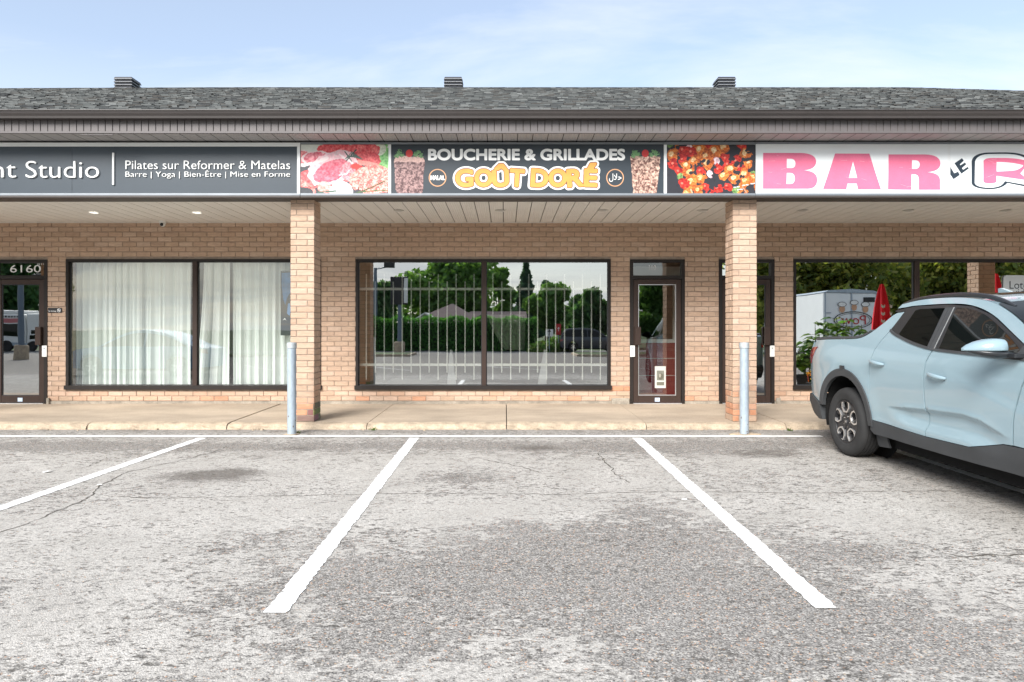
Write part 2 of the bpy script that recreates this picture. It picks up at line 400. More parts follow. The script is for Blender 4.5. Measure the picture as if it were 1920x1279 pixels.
m_dark = M('interior_dark', (.14, .135, .125), .8, var=.15, vscale=1.5)
m_intfloor = M('interior_floor', (.22, .21, .20), .5, var=.15, vscale=2)
m_black = M('black_metal', (.02, .02, .022), .45)
m_galv = M('galvanised_steel', (.34, .40, .45), .5, spec=.5, metal=.15, var=.12, vscale=12, fine=.1, fscale=40, stretch=(1, 1, .4))
m_cap = M('bollard_cap', (.40, .43, .44), .5, metal=.2, var=.15, vscale=20)
m_curt = M('white_curtain', (.80, .83, .80), .9, spec=.1, var=.03, vscale=4)
m_silver = M('brushed_silver', (.6, .6, .6), .35, metal=.7)
g_left = glass_mat('left_shop_glass', .13, (.95, .98, .965), .3, .0006)
g_mid = glass_mat('centre_shop_glass', .50, (.92, .95, .94), .3, .0006)
g_door = glass_mat('door_glass', .24, (.88, .92, .9), .3, .0008)
g_trans = glass_mat('transom_glass', .13, (.9, .93, .92))
g_right = glass_mat('mirror_film_glass', .62, (.35, .36, .34), .3, .0005)

# ------------------------------------------------------------------ ground
def build_lot():
    xs = np.concatenate([np.linspace(-60, -9, 18)[:-1], np.arange(-9, 9.001, .075), np.linspace(9, 60, 18)[1:]])
    ys = np.concatenate([np.linspace(-22, 1.2, 14)[:-1], np.arange(1.2, 9.16, .065), [9.2, 9.6]])
    X, Y = np.meshgrid(xs, ys); Z = np.where(Y > -6, -.27 + .018 * Y, -.378)
    nx, ny = len(xs), len(ys)
    verts = np.stack([X, Y, Z], -1).reshape(-1, 3)
    faces = [(j * nx + i, j * nx + i + 1, (j + 1) * nx + i + 1, (j + 1) * nx + i) for j in range(ny - 1) for i in range(nx - 1)]
    me = mesh('parking_lot', verts, faces, m_asph)
    # wear map: blobs given where they lie on the ground (x, y, half sizes, amount)
    def g(u, v):
        d = F * 1.52 / (v - 594.0); return px(u, d), d
    wear = np.full(X.shape, .56); oil = np.zeros(X.shape); damp_shade = np.zeros(X.shape)
    def blob(arr, u, v, ru, rv, amt, sharp=2.0):
        x, y = g(u, v); d1 = g(u, v + rv)[1]; ry = abs(y - d1) + .02; rx = ru * y / F
        amt = amt * .55 if (arr is wear and amt > 0) else amt
        arr += amt * np.exp(-(((X - x) / rx) ** 2 + ((Y - y) / ry) ** 2) ** (sharp / 2))
    for a in [(250, 1000, 420, 60, .35), (150, 1180, 330, 70, .28), (900, 960, 300, 35, .45), (700, 880, 220, 30, .35), (200, 880, 260, 26, .34),
              (1650, 960, 260, 40, .45), (1500, 870, 160, 16, .25), (1150, 900, 160, 26, .3), (1800, 1100, 170, 60, .25), (1100, 1240, 200, 36, .30), (450, 950, 200, 30, .25),
              (820, 1245, 190, 24, .22), (1900, 990, 120, 30, .2), (560, 890, 160, 22, .2), (1000, 870, 150, 12, .2), (1700, 1060, 60, 16, .35), (300, 1100, 200, 40, .12)]: blob(wear, *a)
    for a in [(1130, 1010, 300, 45, -.36), (1000, 1090, 420, 60, -.37), (1450, 1150, 320, 90, -.33), (720, 1200, 180, 60, -.25), (520, 1010, 150, 28, -.25), (420, 1140, 120, 40, -.18),
              (1330, 1240, 300, 40, -.30), (860, 893, 90, 14, -.30), (1620, 1040, 110, 26, -.28), (1250, 845, 220, 8, -.2), (350, 838, 340, 7, -.30), (950, 836, 420, 7, -.32),
              (1420, 832, 160, 6, -.3), (960, 985, 60, 8, -.2), (640, 1080, 100, 30, -.2), (1210, 960, 70, 18, -.3), (1860, 1200, 200, 70, -.2), (100, 835, 160, 8, -.3)]: blob(wear, *a)
    for a in [(385, 893, 115, 13, 1.1), (440, 884, 60, 8, .5), (480, 856, 50, 4, .6), (560, 842, 70, 5, .7), (1010, 840, 60, 6, .9), (990, 866, 40, 6, .4), (850, 895, 90, 10, .4), (1435, 850, 95, 10, .95),
              (1160, 880, 40, 10, .25), (900, 842, 90, 6, .25)]: blob(oil, *a)
    damp_shade += np.exp(-np.clip((9.16 - Y) / .28, 0, 9) ** 2) * .6 * (Y > 6)          # damp strip along the kerb
    damp_shade += .95 * np.clip(1 - np.abs(X - 4.75 - .043 * (7.5 - Y)) / 1.35, 0, 1) ** .5 * (Y > 3.3) * (Y < 9.0)    # shade painted under the pickup, merged with the dark stain beside it
    far = np.clip((1.0 - Y) / 3.0, 0, 1); wear = wear * (1 - far) + .05 * far; damp_shade = np.maximum(damp_shade, far * 1.0)
    rng = np.random.default_rng(3); wear += rng.normal(0, .05, X.shape)
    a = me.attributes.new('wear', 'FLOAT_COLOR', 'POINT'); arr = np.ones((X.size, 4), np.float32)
    arr[:, 0] = np.clip(wear, 0, 1.1).ravel(); arr[:, 1] = np.clip(oil, 0, 1).ravel(); arr[:, 2] = np.clip(damp_shade, 0, 1).ravel()
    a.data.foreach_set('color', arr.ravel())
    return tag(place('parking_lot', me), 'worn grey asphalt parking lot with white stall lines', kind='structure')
lot = build_lot()
def gpt(u, v):
    d = F * 1.52 / (v - 594.0); return Vector((px(u, d), d))
def ground_strip(pts, widths, mat, name, parent, lift=.004, rag=.0, seed=1):
    rnd = random.Random(seed); mb = MB(); L = []; n = len(pts)
    for i, p in enumerate(pts):
        d = (pts[min(i + 1, n - 1)] - pts[max(i - 1, 0)]).normalized(); q = Vector((-d.y, d.x)); w = widths[i] if isinstance(widths, list) else widths
        for s_ in (1, -1):
            e = p + q * s_ * (w / 2 + rnd.uniform(-rag, rag)); L.append((e.x, e.y, lot_z(e.y) + lift))
    mb.add(L, [(2 * i, 2 * i + 1, 2 * i + 3, 2 * i + 2) for i in range(n - 1)]); return mb.build(name, mat, parent)
def lerp_pts(a, b, n): return [a + (b - a) * i / n for i in range(n + 1)]
# stall lines
for a, b, lab in ((gpt(379, 821.5), gpt(-420, 1100), None), (gpt(777, 821.5), gpt(516, 1150), None), (gpt(1194, 821.5), gpt(1549, 1141), None), (gpt(1608, 822), gpt(2420, 1084), None)):
    o = ground_strip(lerp_pts(a, b, 160), 0.118, m_paint, 'painted_line', lot, .004, .007, random.randint(1, 99))
ground_strip(lerp_pts(Vector((-14, 8.66)), Vector((4.02, 8.66)), 400), .10, m_paint, 'painted_line', lot, .006, .005, 5)
for k in range(6):
    ground_strip(lerp_pts(Vector((-14 + k * 5.2 - 3, -8)), Vector((-14 + k * 5.2, -3)), 6), .12, m_paint_old, 'painted_line', lot, .004)
# cracks
def crack(pix, w, seed):
    rnd = random.Random(seed); P = [gpt(*q) for q in pix]; out = []
    for a, b in zip(P[:-1], P[1:]):
        n = max(3, int((b - a).length / .05))
        for i in range(n):
            t = i / n; p = a + (b - a) * t; nrm = Vector((-(b - a).y, (b - a).x)).normalized(); out.append(p + nrm * rnd.gauss(0, .012))
    out.append(P[-1]); ws = [w * .6 * rnd.uniform(.2, 1.3) for _ in out]
    ground_strip(out, ws, m_crack, 'crack', lot, .002)
crack([(0, 1000), (60, 978), (110, 957), (172, 932), (186, 912), (240, 885), (330, 866), (400, 848), (440, 832)], .022, 1)
crack([(195, 931), (320, 934), (520, 930), (760, 925), (900, 926), (1060, 927), (1150, 924), (1260, 922), (1400, 924), (1540, 925), (1660, 921), (1800, 921), (1920, 923)], .018, 2)
crack([(905, 862), (950, 870), (985, 878), (1010, 885)], .02, 3)
crack([(1120, 850), (1140, 872), (1155, 890), (1180, 905)], .026, 4)
crack([(120, 886), (180, 870), (200, 858)], .016, 5)
crack([(1790, 1043), (1840, 1042), (1920, 1040)], .03, 6)
crack([(0, 905), (80, 892), (200, 884), (300, 880)], .01, 7)

def build_walk():
    o = thing('sidewalk', None, None, (0, 10.3, 0)); tag(o, 'tan concrete sidewalk in front of the shops', kind='structure')
    rnd = random.Random(11); edges = [0.02 + 1.885 * k for k in range(-8, 9)]
    for i, (a, b) in enumerate(zip(edges[:-1], edges[1:])):
        a += .006; b -= .006; n = 26; xs = [a + (b - a) * k / n for k in range(n + 1)]; dz = rnd.uniform(-.004, .004); vs = []; prof = []
        # cross section from wall to kerb foot, worn and rounded nose
        P = [(11.46, 0), (10.6, walk_z(10.6)), (9.6, walk_z(9.6)), (9.36, -.0215), (9.28, -.026), (9.235, -.036), (9.205, -.055), (9.195, -.085), (9.185, -.15), (11.46, -.15)]
        for x in xs:
            wob = rnd.gauss(0, .004)
            for k, (y, z) in enumerate(P):
                r = rnd.gauss(0, .006) if 4 <= k <= 7 else 0
                vs.append((x, y + (wob + r if 3 <= k <= 8 else 0), z + dz + (r * .5 if 4 <= k <= 6 else 0)))
        m = len(P); fs = [(j * m + k, (j + 1) * m + k, (j + 1) * m + k + 1, j * m + k + 1) for j in range(n) for k in range(m - 1)]
        fs += [tuple(range(m))[::-1], tuple(n * m + k for k in range(m))]
        mi = [1 if (3 <= f % (m - 1) <= 7 and f < n * (m - 1)) else 0 for f in range(len(fs))]
        me = mesh('slab', vs, fs, None, False, mats=[m_conc, m_kerb], mi=mi); place('slab', me, o)
    mb = MB(); mb.box(-15, 16, 9.3, 11.44, -.3, -.05); mb.build('joint_fill', m_crack, o)
    mb = MB()
    for k in range(34):     # crumbs of concrete and gravel along the kerb foot
        x = rnd.uniform(-7, 4); y = 9.15 + rnd.gauss(0, .02); r = rnd.uniform(.008, .022); z = lot_z(y)
        mb.box(x, x + r * 2, y, y + r * 1.4, z, z + r, mtx=Matrix.Translation((x, y, z)) @ Matrix.Rotation(rnd.uniform(0, 3), 4, 'Z') @ Matrix.Translation((-x, -y, -z)))
    g = mb.build('kerb_gravel', m_kerb); tag(g, 'crumbled concrete and gravel along the kerb foot', kind='stuff')
    return o
build_walk()

# ------------------------------------------------------------------ the building
B = thing('strip_mall_building', 'long single storey tan brick strip mall with brown trim and shingle roof', 'building', (0, YW + 3, 0))
ZS = pz(417, YW)                             # soffit height
YF = 9.30                                    # front edge of canopy
OPEN = [(WX(-14), WX(89), 0.0, WZ(487)), (WX(124), WX(602), WZ(729), WZ(486)), (WX(667), WX(1145), WZ(729), WZ(486)),
        (WX(1181), WX(1284), 0.0, WZ(486.5)), (WX(1348), WX(1452), 0.0, WZ(486.5)), (WX(1488), WX(1966), WZ(729), WZ(486))]
BX0, BX1 = -14.0, 15.0
def build_wall():
    mb = MB(); x = BX0; y0, y1 = YW + .010, YW + .26
    for a, b, z0, z1 in OPEN:
        mb.box(x, a, y0, y1, -.05, ZS + .3); mb.box(a, b, y0, y1, z1, ZS + .3)
        if z0 > .01: mb.box(a, b, y0, y1, -.05, z0)
        x = b
    mb.box(x, BX1, y0, y1, -.05, ZS + .3)
    w = mb.build('wall', m_mortar, B)
    return w
wall = build_wall()
BL, BH, JT = .2366, .0833, .009
_bm = {}
def tone_pick(rnd, low=0.0):
    base = rnd.choice([(.485, .345, .25), (.475, .338, .245), (.50, .36, .268), (.46, .323, .233), (.485, .34, .248), (.515, .377, .284), (.45, .317, .23)])
    k = rnd.uniform(.94, 1.06)
    red = (.52, .235, .13) if rnd.random() < .75 else (.42, .30, .21)
    return tuple((c * (1 - low) + r * low) * k for c, r in zip(base, red))
def brick_mesh(w, h, dep, tone, rnd, key=None):
    """face in the local x/z plane at y=0 (front) with a small chamfer; origin at the lower left front"""
    c = .004; j = [rnd.uniform(-.0022, .0022) for _ in range(4)]
    o = [(0, c * 1.4, 0), (w, c * 1.4, 0), (w, c * 1.4, h), (0, c * 1.4, h)]; i_ = [(c, j[0], c), (w - c, j[1], c), (w - c, j[2], h - c), (c, j[3], h - c)]
    k = [(0, dep, 0), (w, dep, 0), (w, dep, h), (0, dep, h)]
    fs = [(4, 5, 6, 7), (0, 1, 5, 4), (1, 2, 6, 5), (2, 3, 7, 6), (3, 0, 4, 7), (8, 9, 1, 0), (9, 10, 2, 1), (10, 11, 3, 2), (11, 8, 0, 3)]
    return o + i_ + k, fs, [tone] * 9
def build_wall_bricks():
    rnd = random.Random(21); items = []
    z = .048; course = 0; phase = WX(667) % BL
    while z + BH - JT < ZS + .02:
        off = phase + (course % 2) * BL / 2; i0 = int((BX0 - off) / BL) - 1; x = off + i0 * BL
        h = min(BH - JT, ZS + .02 - z)
        while x < BX1:
            segs = [(max(x, BX0), min(x + BL - JT, BX1))]
            for a, b, z0, z1 in OPEN:
                if z < z1 - .01 and z + h > z0 + .01:
                    nx = []
                    for p, q in segs:
                        if q <= a or p >= b: nx.append((p, q)); continue
                        if p < a: nx.append((p, a))
                        if q > b: nx.append((b, q))
                    segs = nx
            for p, q in segs:
                if q - p > .025: items.append((p, q, z, h, course))
            x += BL
        z += BH; course += 1
    items.sort(key=lambda t: (t[0] + .04) ** 2 + (t[2] - CZ) ** 2 * 1.0 + (0 if True else 0))
    def seen(t):
        u = U0 + (t[0] + t[1]) / 2 / YW * F
        return 0 < u < 1900 and not (545 < u < 602 or 1359 < u < 1419) and not (u > 1530 and t[2] < 1.6)
    seen_items = [t for t in items if seen(t) and t[1] - t[0] > .1][:296]; ss = set(seen_items); mb = MB(); bank = {}
    for t in items:
        p, q, z, h, cc = t; low = 0.0
        if cc <= 1: low = .05 + .2 * rnd.random()
        if cc <= 2 and WX(1140) < p < WX(1185): low = .8
        if cc <= 0 and rnd.random() < .25: low = .6
        tn = tone_pick(rnd, low)
        if t in ss:
            key = (round(q - p, 2), rnd.randrange(5) if low == 0 else (rnd.randrange(2), round(low, 1)))
            if key not in bank:
                v, f, tt = brick_mesh(q - p, h, .012, tn, rnd); bank[key] = mesh('brick', v, f, m_brick, tone=tt)
            o = bpy.data.objects.new('brick', bank[key]); COL.objects.link(o); o.parent = wall
            o.location = Vector((p, YW + rnd.uniform(-.0015, .0015), z)) - wloc(wall)
        else:
            v, f, tt = brick_mesh(q - p, h, .012, tn, rnd); dy = YW + rnd.uniform(-.0015, .0015)
            mb.add([(a + p, b + dy, c + z) for a, b, c in v], f); mb.t[-9:] = tt
    o = mb.build('brickwork', m_brick, wall, tone=True); tag(o, kind='stuff')
build_wall_bricks()
# foundation strip under the brick and a concrete pad by the middle door
def build_foundation():
    mb = MB(); x = BX0
    for a, b, z0, z1 in [o for o in OPEN if o[2] < .01]:
        mb.box(x, a, YW - .012, YW + .009, -.04, .043); x = b
    mb.box(x, BX1, YW - .012, YW + .009, -.04, .043)
    mb.bbox(WX(1146), WX(1179), YW - .06, YW - .013, -.03, .095, .008)
    mb.bbox(WX(1454), WX(1462), YW - .05, YW - .013, -.03, .1, .008); mb.bbox(WX(90), WX(95), YW - .05, YW - .013, -.03, .1, .008)
    mb.build('foundation', m_found, B)
build_foundation()
# two pillars (and the two whose reflections show), each with its bricks
def pillar(xc, detailed, seed):
    rnd = random.Random(seed); w = .325; y0, y1 = 9.37, 9.70; x0, x1 = xc - w / 2, xc + w / 2; zb = -.021
    mb = MB(); mb.box(x0 + .008, x1 - .008, y0 + .008, y1 - .008, zb, ZS - .003); p = mb.build('pillar', m_mortar, B)
    z = zb + .004; c = 0; st = MB()
    while z < ZS - .01:
        h = min(BH - JT, ZS - .004 - z); low = {0: .75, 1: .85, 2: .7, 3: .75, 4: .55, 5: .25}.get(c, 0.0)
        if seed == 1: low = {0: .9, 1: .9, 2: .8, 3: .45, 4: .5, 5: .35, 6: .2}.get(c, 0.0)
        long_, short = .2366 - JT, w - .2366
        for side in range(4):
            flip = (c + side) % 2
            parts = [(0, long_), (long_ + JT, w)] if flip else [(0, short - JT), (short, w)]
            for a, b in parts:
                lw = low * rnd.uniform(.4, 1.1); tn = tone_pick(rnd, min(lw, 1))
                if seed == 1 and c < 3 and rnd.random() < (.9 if c < 2 else .55): tn = tuple(t * rnd.uniform(.7, 1.5) for t in (.19, .155, .13))
                sh = -.012 * (c < 6) * rnd.random() * low
                v, f, tt = brick_mesh(b - a, h, .012, tn, rnd); mt = []
                for (vx, vy, vz) in v:
                    vy -= sh * 0 - rnd.uniform(0, .004) * (low > .4)
                    t = a + vx
                    if side == 0: q = (x0 + t, y0 + vy, z + vz)
                    elif side == 1: q = (x1 - vy, y0 + t, z + vz)
                    elif side == 2: q = (x1 - t, y1 - vy, z + vz)
                    else: q = (x0 + vy, y1 - t, z + vz)
                    mt.append(q)
                if detailed and side != 2: place('brick', mesh('brick', mt, f, m_brick, tone=tt), p)
                else: st.add(mt, f); st.t[-9:] = tt
        z += BH; c += 1
    o = st.build('brickwork', m_brick, p, tone=True); tag(o, kind='stuff')
pillar(-2.783, True, 1); pillar(3.292, True, 2); pillar(9.36, False, 3); pillar(-8.86, False, 4)

# windows and doors
def frame_window(a, b, z0, z1, mull, glass):
    f = .040; y0, y1 = YW - .012, YW + .085; mb = MB()
    mb.box(a, b, y0, y1, z1 - f, z1); mb.box(a, a + f, y0, y1, z0 + f * 1.4, z1 - f); mb.box(b - f, b, y0, y1, z0 + f * 1.4, z1 - f)
    fr = mb.build('window', m_bronze, B)
    MB().box(a - .015, b + .015, y0 - .03, y1, z0 - .012, z0 + f * 1.4).build('sill', m_bronze, fr)
    MB().box(mull - .036, mull + .036, y0 + .004, y1 - .01, z0 + f * 1.4, z1 - f).build('mullion', m_bronze2, fr)
    gz0, gz1 = z0 + f * 1.4, z1 - f
    for p, q in ((a + f, mull - .036), (mull + .036, b - f)):
        mb = MB(); t = .012
        mb.box(p, q, YW + .036, YW + .07, gz1 - t, gz1); mb.box(p, q, YW + .036, YW + .07, gz0, gz0 + t); mb.box(p, p + t, YW + .036, YW + .07, gz0 + t, gz1 - t); mb.box(q - t, q, YW + .036, YW + .07, gz0 + t, gz1 - t)
        mb.build('gasket', m_black, fr)
        MB().add([(p + t, YW + .05, gz0 + t), (q - t, YW + .05, gz0 + t), (q - t, YW + .05, gz1 - t), (p + t, YW + .05, gz1 - t)], [(0, 1, 2, 3)]).build('pane', glass, fr)
frame_window(*OPEN[1], WX(365), g_left); frame_window(*OPEN[2], WX(907.5), g_mid); frame_window(*OPEN[5], WX(1720), g_right)
def shop_door(a, b, z1, hinge_right, glass, number, small=None):
    """aluminium door with transom; returns the door part"""
    y0, y1 = YW - .008, YW + .09; f = .055; zt = WZ(518); mb = MB()
    mb.box(a, a + f, y0, y1, 0.0, z1); mb.box(b - f, b, y0, y1, 0.0, z1); mb.box(a + f, b - f, y0, y1, z1 - .05, z1); mb.box(a + f, b - f, y0, y1, zt - .045, zt + .012)
    d = mb.build('door', m_bronze, B)
    MB().add([(a + f, YW + .05, zt + .012), (b - f, YW + .05, zt + .012), (b - f, YW + .05, z1 - .05), (a + f, YW + .05, z1 - .05)], [(0, 1, 2, 3)]).build('transom', g_trans if glass is g_door else glass, d)
    la, lb = a + f + .006, b - f - .006; s_ = .082; lz1 = zt - .052; mb = MB()
    mb.bbox(la, la + s_, YW + .004, YW + .05, .02, lz1, .004); mb.bbox(lb - s_, lb, YW + .004, YW + .05, .02, lz1, .004)
    mb.bbox(la + s_, lb - s_, YW + .006, YW + .048, lz1 - s_, lz1, .004); mb.bbox(la + s_, lb - s_, YW + .006, YW + .048, .02, .135, .004)
    mb.build('leaf_frame', m_bronze2 if glass is not g_left else m_bronze, d)
    p, q, r, t = la + s_, lb - s_, .135, lz1 - s_
    MB().add([(p, YW + .03, r), (q, YW + .03, r), (q, YW + .03, t), (p, YW + .03, t)], [(0, 1, 2, 3)]).build('pane', glass, d)
    mb = MB(); e = .012
    mb.box(p, p + e, YW + .018, YW + .029, r, t); mb.box(q - e, q, YW + .018, YW + .029, r, t); mb.box(p + e, q - e, YW + .018, YW + .029, r, r + e); mb.box(p + e, q - e, YW + .018, YW + .029, t - e, t)
    mb.build('glazing_bead', m_silver if glass is g_door else m_black, d)
    hx = (la + .015) if hinge_right else (lb - .015)
    sg = 1 if hinge_right else -1
    x0, x1 = sorted((hx + sg * .005, hx + sg * .10)); MB().bbox(x0, x1, YW - .055, YW + .002, WZ(647), WZ(613), .008).build('handle', m_bronze2, d)
    x0, x1 = sorted((hx - sg * .075, hx + sg * .005)); pl = MB().bbox(x0, x1, YW - .020, YW - .009, WZ(669), WZ(648), .003).build('lock_plate', m_white, d)
    cyl = MB().lathe([(0, .006), (.011, .006), (.011, 0)], 12, Matrix.Translation(((x0 + x1) / 2, YW - .020, WZ(653))) @ Matrix.Rotation(R(90), 4, 'X')); cyl.build('lock_cylinder', m_cap, d)
    xm = (a + b) / 2; MB().box(xm - .04, xm + .04, YW + .0005, YW + .004, WZ(753), WZ(746)).build('sticker', m_stick, d)
    MB().box(a + f, b - f, YW - .03, YW + .09, -.012, .012).build('threshold', m_silver, d)
    if number: text_sheet(number[0], WX(number[1]), WX(number[2]), WZ(number[4]), WZ(number[3]), YW + .047, m_letter, 'number', d)
    if small: text_sheet(small[0], WX(small[1]), WX(small[2]), WZ(small[4]), WZ(small[3]), YW + .047, m_letter, 'number', d)
    return d
m_letter = M('white_vinyl', (.82, .82, .80), .5); m_stick = M('pale_blue_sticker', (.55, .66, .80), .5)
shop_door(OPEN[0][0], OPEN[0][1], OPEN[0][3], False, glass_mat('dark_door_glass', .42, (.6, .63, .62), .3, .001), ('6160', 15, 73, 496.5, 510.5), ('#108', 66, 86.5, 493, 496.5))
shop_door(OPEN[3][0], OPEN[3][1], OPEN[3][3], True, g_door, ('110', 1218, 1231, 497, 506))
shop_door(OPEN[4][0], OPEN[4][1], OPEN[4][3], False, g_right, None)

# interior shells behind the glass
def room(x0, x1, name):
    y0, y1 = YW + .27, YW + 6; zc = 2.75; mb = MB()
    mb.add([(x0, y0, -.01), (x1, y0, -.01), (x1, y1, -.01), (x0, y1, -.01)], [(0, 1, 2, 3)]); fl = mb.build('interior_floor', m_intfloor, B)
    mb = MB(); mb.add([(x0, y1, -.01), (x1, y1, -.01), (x1, y1, zc), (x0, y1, zc)], [(0, 1, 2, 3)])
    mb.add([(x0, y0, -.01), (x0, y1, -.01), (x0, y1, zc), (x0, y0, zc)], [(0, 1, 2, 3)]); mb.add([(x1, y0, -.01), (x1, y1, -.01), (x1, y1, zc), (x1, y0, zc)], [(3, 2, 1, 0)])
    mb.add([(x0, y0, zc), (x1, y0, zc), (x1, y1, zc), (x0, y1, zc)], [(3, 2, 1, 0)]); mb.build('interior_wall', m_dark, B)
room(-13.9, WX(89.5) + .15, 'a'); room(WX(90) + .17, WX(630), 'b'); room(WX(632), WX(1146) + .15, 'c'); room(WX(1148) + .16, WX(1316), 'd'); room(WX(1318), 14.9, 'e')

# canopy soffit panels
def build_soffit():
    bk = MB().box(BX0, BX1, YF, YW + .3, ZS + .012, ZS + .05).build('soffit', m_groove, B)
    p = .2035; n = int((BX1 - BX0) / p); mb = MB()
    w = p - .012; r = 6
    vs = []; fs = []
    for k in range(r * 2 + 1): vs += [(w * k / (r * 2), 0, -.003 if k % 2 else 0), (w * k / (r * 2), YW - YF + .0, -.003 if k % 2 else 0)]
    fs = [(2 * k, 2 * k + 1, 2 * k + 3, 2 * k + 2) for k in range(r * 2)]
    fs += [(0, 1, len(vs) + 1, len(vs))]; vs += [(0, 0, .012), (0, YW - YF, .012)]
    fs += [(2 * r * 2 + 1, 2 * r * 2, len(vs), len(vs) + 1)]; vs += [(w, 0, .012), (w, YW - YF, .012)]
    me = mesh('soffit_panel', vs, fs, m_soff)
    for k in range(n):
        o = place('soffit_panel', me, bk, (BX0 + k * p + WX(940) % p, YF, ZS))
    MB().box(BX0, BX1, YW - .025, YW + .004, ZS - .012, ZS - .004).build('soffit_channel', m_soff, B)
build_soffit()
# eave: small soffit in front of the signs, ribbed band, gutter, roof
YS = 9.20; ZT = pz(267, YS); YE = 8.83; ZE = pz(249, YE)
def build_eave():
    eav = MB().box(BX0 - .3, BX1 + .3, YE + .01, YF + .6, ZE + .012, ZE + .04).build('eave', m_groove, B)
    p = .2; w = p - .010; r = 5; vs = []
    for k in range(r * 2 + 1): vs += [(w * k / (r * 2), 0, -.003 if k % 2 else 0), (w * k / (r * 2), .5, -.003 if k % 2 else 0)]
    fs = [(2 * k, 2 * k + 1, 2 * k + 3, 2 * k + 2) for k in range(r * 2)]
    me = mesh('eave_panel', vs, fs, m_soff2)
    for k in range(int((BX1 - BX0 + .6) / p)): place('eave_panel', me, eav, (BX0 - .3 + k * p + .07, YE + .012, ZE))
    MB().bbox(BX0 - .3, BX1 + .3, YE - .018, YE + .011, ZE - .012, ZE + .016, .004).build('drip_trim', m_fasc, B)
    zt = pz(220, YE) + .04; fas = MB().box(BX0 - .3, BX1 + .3, YE + .012, YE + .05, ZE + .017, zt + .05).build('fascia', m_groove, B)
    p = .0932; w = p - .008
    me = mesh('fascia_panel', *(lambda b: (b.v, b.f))(MB().bbox(0, w, 0, .012, 0, zt - ZE - .018, .003)), m_fasc)
    n = int((BX1 - BX0 + .6) / p); rnd = random.Random(4); rest = MB()
    for k in range(n):
        x = BX0 - .3 + k * p
        if -9.4 < x < 9.4: place('fascia_panel', me, fas, (x, YE + rnd.uniform(-.001, .001), ZE + .018))
        else: rest.bbox(x, x + w, YE, YE + .012, ZE + .018, zt, .003)
    tag(rest.build('fascia_siding', m_fasc, fas), kind='stuff')
    # gutter, K profile
    y = YE - .005; z0, z1 = pz(221, 8.72), pz(205.5, 8.70)
    prof = [(y, z0 + .0), (y - .09, z0), (y - .095, z0 + .028), (y - .115, z0 + .055), (y - .125, z0 + .085), (y - .125, z1 - .014), (y - .135, z1 - .010), (y - .135, z1), (y - .118, z1), (y - .118, z1 - .02), (y, z1 - .03)]
    g = MB().prism([(a, b) for a, b in prof], BX0 - .32, BX1 + .32, 'x').build('gutter', m_gutter, B)
    mb = MB()
    for x in (-7.9, -1.9, 3.98, 7.4): mb.prism([(a - .0025 if a < y - .05 else a, b) for a, b in prof[1:8]] + [(y - .09, z1)], x, x + .02, 'x')
    mb.build('gutter_joint', m_gutter, g)
    # loose bit of light trim under the band at the left
    MB().bbox(px(152, 8.81), px(213, 8.81), 8.795, 8.81, pz(253.5, 8.8), pz(252, 8.8), .004).build('loose_trim', m_fasc, B)
build_eave()
ROOF0 = (8.76, pz(206.5, 8.76)); ROOF1Y = 16.2
def ridge_z(x):
    z = pz(165, ROOF1Y)
    if x > px(1690, ROOF1Y): z -= (x - px(1690, ROOF1Y)) * .030
    if x < px(420, ROOF1Y): z -= (px(420, ROOF1Y) - x) * .004
    return z
